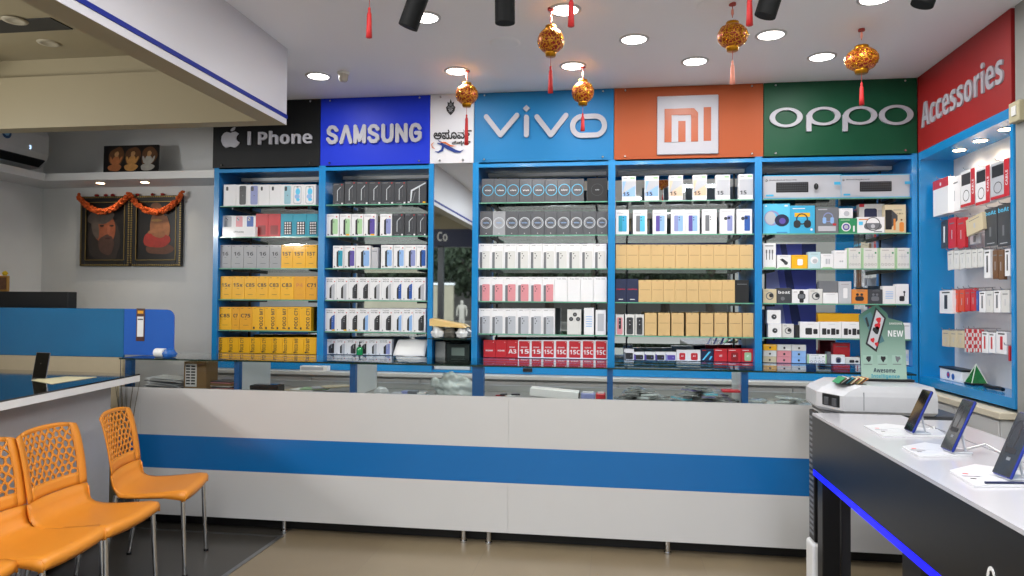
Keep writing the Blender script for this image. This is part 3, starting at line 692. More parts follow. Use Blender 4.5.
# ---- bay 1 (black sign)
wh = C['white']
row(1, 0, seq([223.7, 236.2, 246.9, 258.7, 269.6, 281, 291.7, 303.6, 316], 184.6, [
    (wh, a_white_min, 'white pack with white phone'), (wh, lambda a: a_phone(a, C['dark']), 'white pack with black phone'), (wh, lambda a: a_phone(a, C['lilac']), 'white pack with lilac phone'),
    (wh, a_white_min, 'white pack with white phone'), (wh, a_white_min, 'white pack with white phone'), (wh, lambda a: a_phone(a, card('aqua', '93bfcf')), 'white pack with aqua phone'),
    (wh, a_swirl, 'white pack with blue swirl screen'), (wh, a_swirl, 'white pack with blue swirl screen')]))
sm = [(222.5, 234, 215.7, wh, lambda a: a_smallphone(a, C['grey']), 'white pack with grey phone'), (234, 245, 215.7, wh, lambda a: a_smallphone(a, C['pink']), 'white pack with pink phone'),
      (245, 255.8, 215.7, wh, lambda a: a_smallphone(a, C['blue']), 'white pack with blue phone')]
row(1, 1, sm+[(255.8, 268.3, 213.8, C['red'], a_applered, 'plain red pack'), (268.3, 280.7, 213.8, C['red'], a_applered, 'plain red pack'),
     (280.7, 293, 213.8, C['teal'], a_grid, 'teal pack with dotted panel'), (293, 306.5, 213.8, C['teal'], a_grid, 'teal pack with dotted panel'), (306.5, 317.9, 213.8, C['teal'], a_grid, 'teal pack with dotted panel')], fy=5.262)
place_box(222.3, 255.5, 226.8, SHZ[1], wh, a_applewhite, '', 'phone_box', 'box', None, label='long low white box lying before three packs, second shelf, black sign', fy=5.222, depth=.036)
g, yl = C['grey'], C['yellow']
row(1, 2, seq([220, 231.4, 243.8, 256.8, 269.6, 281.2, 293, 305.5, 317], 245, [(g, a_num('16', C['ink']), 'grey pack with dark number')]*5+[(yl, a_num('15T', C['ink']), 'yellow pack with dark number')]*3))
row(1, 3, seq([220.6, 232.2, 244.6, 256.5, 268.3, 280.7, 293.9, 306, 317.5], 276.4, [(C['gold'] if i in (6, 7) else yl, a_num(s_, C['ink'] if i != 6 else C['orange']), 'yellow pack with short number') for i, s_ in enumerate(['15x', '15x', 'C85', 'C85', 'C83', 'C83', 'P4', 'C71'])]))
go = C['gold']
row(1, 4, seq([218.7, 231.9, 239.7, 252.3, 264.7, 276, 287.5, 299.3, 311.2], 307, [(yl, a_num('C85', C['ink']), 'amber pack with number'), (go, a_num('C7', C['ink']), 'narrow amber pack'), (go, a_num('C75', C['ink']), 'amber pack with number'),
    ] + [(yl, a_vert(s_), 'yellow pack with sideways lettering') for s_ in ('POCO M7', 'POCO M7', 'POCO M7', 'POCO C71', 'POCO C71')]))
row(1, 5, seq([217.9, 227.9, 238.6, 249.7, 260.7, 272, 282.5, 292.9, 303.9, 316.6], 337.5, [(yl, a_vert(s_, -.2), 'yellow pack with sideways lettering') for s_ in ('POCO C71', 'POCO C71', 'POCO C71', 'POCO C75', 'POCO C71', 'POCO C75', 'POCO C71', 'POCO M6', 'POCO M7')]))
# ---- bay 2 (royal blue sign)
dk = C['dark']
row(2, 0, [(333.1, 344.1, 183.3, dk, a_dark_flap, 'dark grey pack with phone edge')]+seq([344.6, 356.5, 368.9, 381.6, 394.4, 406.6], 181.5, [(dk, a_dark_flap, 'dark grey pack with phone edge')]*5)+[(407, 426.6, 180.8, dk, a_dark_wide, 'wide dark grey pack with flip phone')])
mint = card('mint', 'a8cfa0')
row(2, 1, [(326.4, 339, 214, wh, a_phone and a_side(mint, 0), 'white pack with mint phone'), (339.7, 351, 214, wh, a_side(mint, 0, C['yellow']), 'white pack with mint phone'), (351.4, 363.4, 214, wh, a_side(mint, 0), 'white pack with mint phone'),
     (363.7, 376, 214, wh, a_side(C['purple'], 0, C['yellow']), 'white pack with purple phone'), (380, 392, 214, wh, a_side(C['lilac'], 0), 'white pack with lilac phone'),
     (392.4, 404.2, 213.5, dk, a_dark_flap, 'dark grey pack with phone edge'), (404.6, 416.4, 213.5, dk, a_dark_flap, 'dark grey pack with phone edge'), (416.6, 426.6, 213.5, dk, a_dark_flap, 'dark grey pack with phone edge')])
row(2, 2, [(333, 343.7, 245.7, wh, a_side(C['teal'], 0), 'white pack with teal phone'), (344.2, 355.5, 245.7, wh, a_side(C['purple'], 0), 'white pack with purple phone'), (356, 370.7, 245.7, wh, a_side(C['sky'], 0), 'white pack with light blue phone'),
     (371.3, 378, 247.5, C['lgrey'], a_plain, 'narrow clear plastic pack'), (381, 393, 245, wh, a_side(C['sky'], 0), 'white pack with light blue phone'), (393.5, 404.8, 245, wh, a_side(C['sky'], 0), 'white pack with light blue phone'),
     (405, 416.4, 245, wh, a_side(C['lilac'], 0), 'white pack with lilac phone'), (416.6, 426.6, 245, wh, a_side(C['blue'], 0), 'white pack with dark blue phone')])
bb = [325.3, 336.5, 348.4, 359, 369.8, 381.5, 393, 403, 413.8, 425.8]
cn = {'lgrey': 'light grey', 'ink': 'black', 'blue': 'dark blue', 'sky': 'light blue', 'lilac': 'lilac'}
row(2, 3, seq(bb, 277.5, [(wh, a_gal(C[k]), 'white pack with %s phone' % cn[k]) for k in ('lgrey', 'lgrey', 'ink', 'ink', 'lgrey', 'lgrey', 'blue', 'blue', 'lgrey')]))
row(2, 4, seq(bb, 308.6, [(wh, a_gal(C[k], C['yellow'] if i in (0, 1, 2) else None), 'white pack with %s phone' % cn[k]) for i, k in enumerate(('blue', 'ink', 'ink', 'sky', 'ink', 'ink', 'sky', 'sky', 'ink'))]))
row(2, 5, seq([323.9, 336, 346.4, 357.5, 368, 378.3, 392], 339.3, [(wh, a_gal(C[k]), 'white pack with %s phone' % cn[k]) for k in ('ink', 'lgrey', 'ink', 'ink', 'lgrey', 'lilac')]), fy=5.275)
# ---- bay 3 (sky blue sign)
mg = card('slate', '55575c')
row(3, 0, seq([481.8, 494.2, 507, 519.6, 532.3, 545, 557.8, 571, 583.9], 178.8, [(mg, a_ring1, 'slate pack with cyan ring')]*8)+[(587, 607.5, 178, C['black'], a_blackseal, 'wide black square pack')])
row(3, 1, seq([480, 492.8, 505.5, 518.3, 531, 544.4, 557, 570.2, 583, 596.3, 607.8], 211.4, [(mg if i != 1 else C['grey'], a_ring2, 'slate pack with silver ring' if i != 1 else 'light grey pack with silver ring') for i in range(10)]))
row(3, 2, seq([478.6]+[478.2+12.85*i for i in range(1, 11)], 243.8, [(wh, a_v(C['off']), 'tall white pack with thin phone')]*10))
row(3, 3, seq([478.6, 491.1, 504, 517, 530, 542.4, 554.6, 567.7, 580.6, 593.5, 606.9], 277, [(wh, a_v(C['pink']), 'white pack with pink phone')]*6+[(wh, a_vplain, 'plain white pack')]*4))
silver = card('phone_silver', 'b4b8c0')
row(3, 4, seq([478.8, 491.1, 504, 517, 530, 542.4, 554.9], 308.6, [(wh, a_v(silver), 'white pack with silver phone')]*6)+[(567.2, 581.3, 309.6, C['off'], a_3cam, 'pale pack with three round lenses'), (584, 594, 308, wh, a_lines, 'white boxed handset'), (595.5, 606, 310, wh, a_xray, 'white boxed cordless base')])
rl = ['REDMI', 'REDMI', 'A3', '15', '15', '15C', '15C', '15C', '15C', '15C']
row(3, 5, seq([483.4, 495.5, 507, 518, 530.8, 542.4, 555, 568, 581.8, 594.7, 607.6], 340.2, [(C['red'] if i < 3 else wh, a_red(s_, i > 1) if i > 1 else a_red(s_, False), 'all-red pack' if i < 3 else 'white-edged red pack') for i, s_ in enumerate(rl)]), fy=5.26)
# ---- bay 4 (orange sign)
tint = [C['sky'], C['sky'], card('peach', 'e3c3a8'), card('peach2', 'e0bda0'), C['lgrey'], C['lgrey']]
nm_ = ['pale blue', 'pale blue', 'peach', 'peach', 'grey', 'grey']
row(4, 0, [(a_, b_, y_, wh, a_15(tint[i]), 'white pack with %s panel' % nm_[i]) for i, (a_, b_, y_) in enumerate([(621.8, 636, 176.2), (644.7, 659, 175.8), (668.8, 683, 175.4), (692.8, 707, 175), (715.6, 730.2, 174.8), (738.6, 753.3, 174.2)])])
bl = C['sky']
row(4, 1, [(615.6, 629, 209.8, wh, a_dual(C['teal'], C['cyan']), 'white pack with two teal phones'), (632.9, 647.3, 209.8, wh, a_dual(C['mid'], C['bcyan']), 'white pack with cyan phone'),
     (652.7, 667, 209.8, wh, a_dual(C['purple'], bl), 'white pack with blue phone'), (671, 685.4, 209.6, wh, a_dual(C['lilac'], bl), 'white pack with lilac phone'), (685.4, 699.8, 209.6, wh, a_dual(C['purple'], bl), 'white pack with blue phone'),
     (702, 716.9, 209.2, wh, a_dual(C['mid'], C['white']), 'white pack with grey phone'), (719.8, 734.6, 209, wh, a_round(C['lilac']), 'white pack with round-lens phone'), (736.6, 752.3, 209, wh, a_round(C['blue']), 'white pack with round-lens phone')])
tn = C['tan']
row(4, 2, seq([615.6, 626.5, 638.7, 651, 663.7, 675.7, 688.5, 700.7, 713.4, 726.2, 739.5, 753.3], 244.7, [(tn, a_tan, 'plain tan pack')]*11))
row(4, 3, [(615.4, 626.4, 279, C['navy'], a_navy, 'navy pack with red word'), (626.4, 638.6, 279, C['navy'], a_navy, 'navy pack with red word')]+seq([638.6, 651.7, 663.4, 675, 686.7, 698.6, 710.3, 722.2, 735], 280, [(tn, a_tan, 'plain tan pack')]*8)+[(735, 749, 280, C['black'], a_plain, 'plain black pack')])
row(4, 4, [(615.6, 624, 314.5, C['off'], a_wallet(C['pink']), 'clear pack with pink case', 'case_pack'), (625, 634.7, 314.5, C['off'], a_wallet(C['dark']), 'clear pack with dark case', 'case_pack'), (635.2, 644, 314.5, C['off'], a_wallet(C['dark']), 'clear pack with dark case', 'case_pack')]
    + [(a_, b_, 313, tn, a_tan, 'plain tan pack') for a_, b_ in [(644.6, 656.8), (658, 670.2), (671.4, 684), (686, 699), (700.6, 713.4), (714.4, 727.3), (729, 742), (742.6, 753.6)]])
row(4, 5, [(624, 634, 349, wh, a_small(C['mid']), 'small white pack'), (634, 644.3, 352, wh, a_small(C['purple']), 'small white pack'), (644.5, 655, 352, wh, a_small(C['purple']), 'small white pack'), (655.3, 665.4, 352, wh, a_small(C['purple']), 'small white pack'),
     (665.6, 676.4, 352, wh, a_small(C['lilac'], C['purple']), 'small white purple pack'), (676.6, 687.8, 350, wh, a_rpack(C['red']), 'white pack with red phone'), (687.8, 700.6, 350, wh, a_rpack(C['red']), 'white pack with red phone'),
     (701, 713.6, 349.2, C['navy'], a_bluelines, 'navy pack with cyan stripes'), (714, 727.3, 348.8, C['red'], a_rpack(C['red']), 'red pack'), (727.7, 741.2, 348.8, C['red'], a_rpack(C['dred']), 'red pack with dark phone'), (741.4, 754, 348.8, C['red'], a_rpack(C['lgreen']), 'red pack with green phone')], fy=5.27)
# ---- bay 5 (green sign)
row(5, 0, [(763, 840.3, 175.5, C['lgrey'], a_keyb(True), 'long grey keyboard-and-mouse box', 'keyboard_box'), (840.3, 909.9, 175.0, C['lgrey'], a_keyb(False), 'long grey keyboard box', 'keyboard_box')], depth=.09)
row(5, 1, [(763, 790, 203.7, C['bcyan'], a_bighead, 'cyan pack with big headphones', 'headphone_box'), (790, 815, 205.7, C['cyan'], a_head(0, C['ink'], True), 'blue pack with black headphones', 'headphone_box'),
     (815.7, 838.5, 207.5, C['mid'], a_darkhead, 'dark pack with lilac headphones', 'headphone_box'), (838.8, 857, 218.5, C['green'], a_watchg, 'small green pack', 'accessory_box'),
     (857.3, 884.7, 217, wh, a_spk, 'white pack with portable speaker', 'speaker_box'), (884.9, 906, 204.7, C['beige'], a_boxspk, 'beige pack with black speaker', 'speaker_box')], depth=.06)
place_box(838.7, 853, 208.3, at(845, 218.3, Y=5.24).z+.0006, wh, a_gad(C['red'], 2), '', 'accessory_box', 'box', None, label='small white box stacked on the small green pack, green sign', fy=5.236)
place_box(859, 884.7, 204, SHZ[1], C['off'], a_spk2, '', 'speaker_box', 'box', None, label='white box with navy speaker behind white portable speaker pack', fy=5.30)
row(5, 2, [(763, 776, 243.3, wh, a_cable, 'tall white cable pack', 'cable_box'), (777, 791, 255, wh, a_gad(C['ink'], 0), 'white pack with black charger', 'charger_box'), (791.4, 807.8, 255, C['yellow'], a_gad(C['white'], 1), 'yellow pack', 'charger_box'),
     (808, 820.6, 252, card('pale_cyan', 'bcd8e0'), a_gad(C['sky'], 2), 'pale cyan pack', 'charger_box'), (820.8, 833.4, 253.8, wh, a_gad(C['lgreen'], 3), 'white pack with green corner', 'charger_box'), (833.6, 846.9, 250.5, wh, a_gad(C['mid'], 4), 'plain white pack', 'charger_box'),
     (847, 861.7, 248, C['off'], a_greenpack, 'white green-striped pack', 'charger_box'), (861.8, 878.4, 248, C['off'], a_greenpack, 'white green-striped pack', 'charger_box'), (878.5, 895.6, 248, C['off'], a_greenpack, 'white green-striped pack', 'charger_box'), (895.7, 910.3, 248, C['off'], a_greenpack, 'white green-striped pack', 'charger_box')])
row(5, 3, [(763, 776.6, 289, C['beige'], a_watchring, 'beige pack with black band', 'watch_box'), (776.8, 791.5, 288, C['dark'], a_boat, 'dark pack with white word', 'earphone_box'), (792, 808.8, 289.5, wh, a_watch(C['mid']), 'white pack with square watch', 'watch_box'), (809, 822.7, 289, C['off'], a_watchring, 'white pack with round watch', 'watch_box'),
     (823, 838.3, 292.8, wh, a_gad(C['mid'], 5), 'low white pack', 'charger_box'), (838.5, 851.4, 281.5, C['lgrey'], a_gad(C['mid'], 1), 'tall grey pack with white case', 'earphone_box'), (851.6, 867.8, 289.5, C['orange'], a_bud(C['ink']), 'orange pack with black earbuds', 'earphone_box'),
     (868, 882.6, 289.5, C['dark'], a_bud(C['mid']), 'dark pack with earbuds', 'earphone_box'), (882.8, 895.6, 286, wh, a_lines, 'white pack with lines', 'earphone_box'), (895.8, 909, 284, wh, a_earb, 'white pack with black earbuds', 'earphone_box')])
place_box(819, 838, 281, at(830, 292.6, Y=5.24).z+.0006, C['mid'], a_plain, '', 'accessory_box', 'box', None, label='brown-grey box stacked on the low white pack, fourth shelf, green sign', fy=5.236)
row(5, 4, [(768, 781.8, 324, wh, a_watchface, 'white watch cube', 'watch_box'), (782.3, 794, 324, C['off'], a_watchring, 'pale pack with black strap', 'watch_box'), (795, 799.4, 325, C['ink'], None, 'narrow black pack', 'accessory_box'), (799.8, 819.6, 322, wh, a_twosq, 'white pack with two dark squares', 'charger_box'),
     (819.8, 841.5, 322, wh, a_foursq, 'white pack with four dark squares', 'charger_box'), (841.7, 862, 322, wh, a_foursq, 'white pack with four dark squares', 'charger_box'), (864, 884, 322, wh, a_twosq, 'white pack behind the standee', 'charger_box'), (900, 911, 323, wh, a_plain, 'white pack', 'charger_box')])
place_box(767, 781, 310, at(774, 323.8, Y=5.24).z+.0006, wh, a_watchface, '', 'watch_box', 'box', None, label='white watch cube stacked on another, fifth shelf, green sign', fy=5.24)
place_box(818, 860, 313.5, SHZ[4], C['yellow'], None, '', 'watch_box', 'box', None, label='long yellow box standing behind white charger packs, green sign', fy=5.31)
b = MB(); q0 = at(825, 321, Y=5.305); q1 = at(852, 315, Y=5.305)
# bottom shelf, green sign: three little stacks and single packs
def zat(px, py): return at(px, py, Y=5.26).z
for (p0, p1, cols, nmz) in ((763, 776.6, ('beige', 'off', 'off'), 'leftmost'), (776.8, 791.4, ('pink', 'pink', 'off'), 'middle'), (791.6, 806, ('sky', 'sky', 'off'), 'rightmost')):
    z = SHZ[5]
    for k, c_ in enumerate(cols):
        hh = .043
        x0 = at(p0, 355, Y=5.262).x; x1 = at(p1, 355, Y=5.262).x
        a = Art(x1-x0-.002, .06, hh-.001, C[c_] if not (k == 2 and p0 == 763) else C['yellow']); a_stack(C[c_])(a)
        o = a.b.build('accessory_box'); o.location = ((x0+x1)/2+.001*k, 5.262+.03, z+.0004); z += hh
        tag(o, 'flat %s box, %s of the %s little stack, bottom shelf, green sign' % ({'beige': 'cream', 'off': 'white', 'pink': 'pink', 'sky': 'pale blue'}[c_] if not (k == 2 and p0 == 763) else 'yellow', ('lowest', 'middle one', 'topmost')[k], nmz), 'box', 'stacked flat boxes under green sign')
for it in [(807, 826.6, 354.5, wh, a_greenpack, 'white green-edged pack right of the stacks', 'charger_box'), (827, 831, 352, C['mid'], None, 'narrow grey pack', 'accessory_box'), (831.3, 845, 355, wh, a_door, 'white pack with dark arch', 'accessory_box'),
           (845.3, 860, 357.5, C['off'], a_twosq, 'low white pack beside the standee', 'accessory_box'), (898, 911, 350, C['off'], a_lines, 'white pack right of the standee', 'accessory_box')]:
    place_box(it[0], it[1], it[2], SHZ[5], it[3], it[4], '', it[6], 'box', 'bottom shelf packs under green sign', label=it[5]+', bottom shelf, green sign', fy=5.262)
place_box(833, 850, 343, SHZ[5], C['red'], a_plain, '', 'accessory_box', 'box', None, label='tall red box standing behind low packs, bottom shelf, green sign', fy=5.345)
# green bottle and leaning white sheet (bottom shelf, royal blue sign)
q = at(359.4, 354, Y=5.245); b = MB(); gm = mat('green_liquid', '0f8a4a', .2, coat=.5)
t = thing('bottle', (q.x, 5.248, SHZ[5]), 'small green bottle with black pump before white packs, royal blue sign', 'bottle')
b.lathe([(0, 0), (.024, 0), (.025, .004), (.025, .045), (.021, .055), (.009, .062)], (q.x, 5.248, SHZ[5]+.0005), gm, 20); part('body', b, t)
b = MB(); b.lathe([(.010, .060), (.010, .078), (.004, .08), (.004, .098), (0, .098)], (q.x, 5.248, SHZ[5]), BLACK, 14); b.box(q.x-.004, q.x+.016, 5.244, 5.252, SHZ[5]+.094, SHZ[5]+.102, BLACK, .001); part('pump', b, t)
x0, x1 = at(394, 350, Y=5.25).x, at(426.5, 350, Y=5.25).x; zt = at(410, 339.5, Y=5.3).z
b = MB(); n = 10; vs = []
for i in range(n+1):
    f = i/n
    for j in range(9):
        u = j/8; vs.append((x0+(x1-x0-.006)*u+.018*f*(1-u), 5.225+.12*f, SHZ[5]+.001+(zt-SHZ[5])*math.sin(f*math.pi/2)+.003*math.sin(u*9+f*4)))
b.add(vs, [(i*9+j, i*9+j+1, (i+1)*9+j+1, (i+1)*9+j) for i in range(n) for j in range(8)], WPAPER, True)
o = solo('paper_sheet', b, (x0, 5.25, SHZ[5]), 'large curved white paper sheet right of green bottle on bottom shelf', 'paper')
md = o.modifiers.new('thick', 'SOLIDIFY'); md.thickness = .0015

x0, x1 = at(766, 290, Y=5.53).x, at(816, 290, Y=5.53).x
PT = FT(0, 5.528, 0); t = thing('poster', ((x0+x1)/2, 5.53, 1.1), 'violet blue poster with white word at back of the green sign bay', 'poster')
b = MB(); b.box(x0, x1, 5.528, 5.533, 1.06, 1.90, mat('poster_blue', '5c6cf0', .4, noise=.3, scale=3)); part('sheet', b, t)
b = MB(); dk_ = mat('poster_dark', '22388c', .4); lt_ = mat('poster_light', 'a8b4ff', .4)
b.add([(x0, 1.30, .0008), (x0+.14, 1.30, .0008), (x0+.05, 1.9, .0008), (x0, 1.9, .0008)], [(0, 1, 2, 3)], lt_, T=PT)
b.add([(x0+.2, 1.2, .0008), (x0+.27, 1.2, .0008), (x0+.14, 1.9, .0008), (x0+.1, 1.9, .0008)], [(0, 1, 2, 3)], dk_, T=PT)
b.text('boAt', x0+.16, at(787, 296.5, Y=5.53).z, .085, PT, C['white'], z=.0015, width=.2, bold=.02); b.box(x1-.10, x1, 5.5268, 5.5279, 1.72, 1.9, dk_); part('print', b, t)

# ------------------------------------------------------------ base cabinets behind the counter
t = thing('base_cabinet', (-.5, 5.3, 0), 'long low white drawer unit behind the glass counter', 'cabinet')
b = MB(); b.box(-3.13, 1.96, 5.14, 5.55, .02, .89, LAM); part('body', b, t)
b = MB(); b.box(-3.14, 1.96, 5.11, 5.56, .892, .922, mat('worktop_white', 'c9c9c6', .35), .004); part('worktop', b, t)
xs = [-3.12, -2.27, -1.42, -.95, -.57, .02, .60, 1.20, 1.95]
for i in range(8):
    b = MB(); b.box(xs[i]+.004, xs[i+1]-.004, 5.12, 5.139, .50, .875, LAM, .002); d = part('drawer', b, t)
    b = MB(); b.box(xs[i]+.004, xs[i+1]-.004, 5.12, 5.139, .06, .492, LAM, .002); d = part('drawer', b, t)
q = at(527.5, 370, Y=5.19)
b = MB(); b.box(q.x-.035, q.x+.035, 5.186, 5.199, q.z-.014, q.z+.014, BLACK, .003); solo('power_socket', b, (q.x, 5.19, q.z), 'small black socket on blue rail under sky blue sign bay', 'socket')
b = MB(); x0 = at(300, 366, Y=5.12).x; x1 = at(327, 366, Y=5.12).x; b.box(x0, x1, 5.12, 5.185, .9225, .96, WPAPER, .002)
b.box(x0+.01, x1-.03, 5.1192, 5.12, .93, .952, C['lgrey']); solo('carton', b, (x0, 5.15, .92), 'flat white carton on the back worktop below yellow packs', 'box')

# ------------------------------------------------------------ long glass counter
CY = 4.228; CT = .886
t = thing('glass_counter', (-.9, CY+.25, 0), 'long white shop counter with blue stripe and glass display top', 'counter')
CX0, CX1 = -3.18, 1.62
b = MB(); b.box(CX0, CX1, CY+.02, 4.70, .10, .86, mat('counter_carcass', '8d8d8c', .5)); b.box(CX0, CX1, CY+.0, CY+.02, .0805, CT, LAM)
part('body', b, t)
b = MB()
for x0, x1 in ((CX0, -3.036), (-3.027, -.63), (-.628, CX1)): b.box(x0, x1, CY-.003, CY, .0805, .376, LAM); b.box(x0, x1, CY-.003, CY, .586, CT, LAM)
part('front_panel', b, t)
b = MB(); b.box(CX0, CX1, CY-.0035, CY, .376, .586, BLUE_BAND); part('stripe_panel', b, t)
b = MB(); b.box(CX0, CX1, CY+.10, CY+.12, 0.001, .099, mat('kick_black', '141414', .5)); part('kickboard', b, t)
b = MB(); b.box(CX0, CX1+.02, CY-.012, 4.78, 1.064, 1.073, GLASS_TOP, fm={'front': GEDGE_D, 'left': GEDGE_D, 'right': GEDGE_D}); part('glass_top', b, t)
b = MB(); b.box(CX0, CX1, CY+.002, CY+.007, CT, 1.063, PANE_FRONT); part('glass_front', b, t)
PB = mat('post_blue', '1762a8', .35); PW = mat('partition_white', 'ecf0f2', .5)
for px, wd in ((130, .045), (238, .034), (353.5, .034), (478.5, .07), (610, .034), (744.5, .036)):
    x = at(px, 375, Y=CY+.03).x
    b = MB(); b.box(x-wd/2, x+wd/2, CY+.012, CY+.05, .861, 1.063, PB); part('post', b, t)
    if px in (238, 353.5, 744.5):
        b = MB(); b.box(x-.006, x+.006, CY+.05, 4.68, .861, 1.063, PW); part('partition', b, t)
b = MB(); b.box(CX0, CX1, 4.69, 4.71, .861, .90, LAM); part('back_lip', b, t)
for px, py in ((284, 533), (463, 544), (488, 546), (668, 556)):
    p = at(px, py-1, Z=0); b = MB(); x, y = p.x, CY+.035
    b.cyl((x, y, 0), (x, y, .012), .022, CHROME, n=20); b.cyl((x, y, .012), (x, y, .0805), .015, CHROME, n=20); part('foot', b, t)
# -- things lying in the counter (on its inner board, z .861)
CZ = .861
def cpos(px, y=4.36): return at(px, 388, Y=y).x
def lump(b, c, r, m, seed, sq=.6, n=3):
    bm = bmesh.new(); bmesh.ops.create_icosphere(bm, subdivisions=n, radius=1); rnd = random.Random(seed)
    ph = [rnd.uniform(0, 6) for _ in range(6)]
    for v in bm.verts:
        k = 1+.10*math.sin(5*v.co.x+ph[0])+.10*math.sin(6*v.co.y+ph[1])+.08*math.sin(9*v.co.z+ph[2])+.06*math.sin(13*(v.co.x+v.co.z)+ph[3])+.05*math.sin(17*(v.co.y-v.co.x)+ph[4])
        v.co = Vector((v.co.x*r[0]*k, v.co.y*r[1]*k, max(v.co.z*k, -sq)*r[2]))
    mn = min(v.co.z for v in bm.verts)
    for v in bm.verts: v.co += Vector((c[0], c[1], c[2]-mn))
    b.bm(bm, m, smooth=True); bm.free()
# papers
b = MB(); xx = cpos(163)
for k in range(9):
    a = random.uniform(-.25, .25); Tm = Matrix.Translation((xx+random.uniform(-.02, .02), 4.45, CZ+.001+k*.008)) @ Matrix.Rotation(a, 4, 'Z') @ Matrix.Rotation(R(3), 4, 'Y')
    b.box(-.125, .125, -.09, .09, 0, .004, (WPAPER, C['mid'], WPAPER, C['lgrey'])[k % 4] if k < 7 else WPAPER, T=Tm)
solo('paper_stack', b, (xx, 4.45, CZ), 'untidy stack of papers at left end of glass counter', 'papers')
CB = mat('cardboard', '8f7047', .7, noise=.08, scale=20)
x0, x1 = cpos(183.5), cpos(206); t2 = thing('carton', ((x0+x1)/2, 4.42, CZ), 'brown cardboard carton with printed white label inside glass counter', 'box')
b = MB(); b.box(x0, x1, 4.36, 4.5, CZ+.0005, 1.045, CB, .002); part('body', b, t2)
b = MB(); xl = x0+.012; xr = x0+(x1-x0)*.58; b.box(xl, xr, 4.3585, 4.3598, CZ+.02, 1.03, WPAPER)
for j in range(7): 
    for i in range(2): b.box(xl+.006+i*.036, xl+.034+i*.036, 4.3575, 4.3586, CZ+.035+j*.019, CZ+.045+j*.019, C['ink'])
part('printed_label', b, t2)
b = MB(); x0, x1 = cpos(207.5), cpos(235)
for k in range(8):
    Tm = Matrix.Translation(((x0+x1)/2, 4.42, CZ+.001+k*.0075)) @ Matrix.Rotation(random.uniform(-.2, .2), 4, 'Z'); b.box(-.075, .075, -.06, .06, 0, .005, (CB, C['pink'], C['dark'], WPAPER, CB)[k % 5], T=Tm)
solo('leaflet_pile', b, ((x0+x1)/2, 4.42, CZ), 'pile of brown and pink leaflets beside the cardboard carton', 'papers')
b = MB(); x0, x1 = cpos(254), cpos(282); b.box(x0, x1, 4.30, 4.40, CZ+.0005, .908, BLACK, .006); b.box(x0+.02, x1-.02, 4.32, 4.38, .908, .912, BLACKG)
solo('card_reader', b, (x0, 4.35, CZ), 'flat black case lying in counter right of white partition', 'device')
b = MB(); x0, x1 = cpos(284), cpos(350)
for k in range(5):
    Tm = Matrix.Translation((x0+.05+k*.07, 4.42, CZ+.001+k*.009)) @ Matrix.Rotation(.3*k-.5, 4, 'Z'); b.box(-.09, .09, -.05, .05, 0, .006, (C['beige'], WPAPER, C['lgreen'], C['lgrey'], C['beige'])[k], T=Tm)
solo('leaflet_pile', b, (x0, 4.42, CZ), 'spread of cream and green leaflets in second counter section', 'papers')
b = MB(); lump(b, (cpos(381), 4.37, CZ+.0005), (.045, .035, .032), mat('crumpled_film', 'c9cdd0', .2, coat=.5), 3); solo('plastic_wrap', b, (cpos(381), 4.37, CZ), 'small crumpled white plastic wrap in third counter section', 'plastic wrap')
b = MB()
for k in range(4): b.box(cpos(392)+k*.05, cpos(392)+k*.05+.06, 4.36+.02*(k % 2), 4.42+.02*(k % 2), CZ+.0005, CZ+.016+.006*(k % 3), (C['lgrey'], C['lilac'], C['mid'], C['off'])[k], .002)
solo('leaflet_pile', b, (cpos(400), 4.4, CZ), 'low row of grey leaflets beside the plastic bag', 'papers')
BAG = mat('grey_green_bag', 'c4cecd', .3, coat=.6, noise=.12, scale=14)
b = MB(); lump(b, (cpos(452), 4.44, CZ+.0005), (.125, .09, .085), BAG, 11, .5, 4); lump(b, (cpos(433), 4.42, CZ+.05), (.03, .03, .035), BAG, 5, .8)
solo('plastic_bag', b, (cpos(452), 4.44, CZ), 'crumpled grey-green plastic bag in counter below the narrow mirror', 'bag')
b = MB()
for k, m in enumerate((C['orange'], C['dred'], C['ink'], C['orange'], C['off'], C['ink'])): 
    Tm = Matrix.Translation((cpos(496)+k*.024, 4.36+.015*(k % 2), CZ+.001+.009*(k % 3))) @ Matrix.Rotation(.7*k, 4, 'Z'); b.box(-.025, .025, -.015, .015, 0, .008, m, T=Tm)
solo('packet_pile', b, (cpos(505), 4.37, CZ), 'small heap of orange and black packets right of blue post', 'packets')
b = MB(); x0, x1 = cpos(529), cpos(579)
Tm = Matrix.Translation(((x0+x1)/2, 4.40, CZ+.001)) @ Matrix.Rotation(R(4), 4, 'Y'); b.box(-(x1-x0)/2+.004, (x1-x0)/2-.004, -.06, .06, .010, .058, WPAPER, .003, T=Tm); b.box((x1-x0)/2-.004, (x1-x0)/2, -.06, .06, .010, .056, C['ink'], T=Tm)
solo('carton', b, ((x0+x1)/2, 4.4, CZ), 'flat white carton with dark end lying inside glass counter', 'box')
for px0, px1, c_, nm in ((581, 595, 'lilac', 'lilac'), (596, 605.5, 'red', 'red')):
    b = MB(); b.box(cpos(px0), cpos(px1), 4.34, 4.42, CZ+.0005, .905, C[c_], .004); b.box(cpos(px0)+.01, cpos(px1)-.01, 4.35, 4.41, .905, .911, C['off'])
    solo('packet', b, (cpos(px0), 4.38, CZ), 'small %s packet left of the middle blue post' % nm, 'packet')
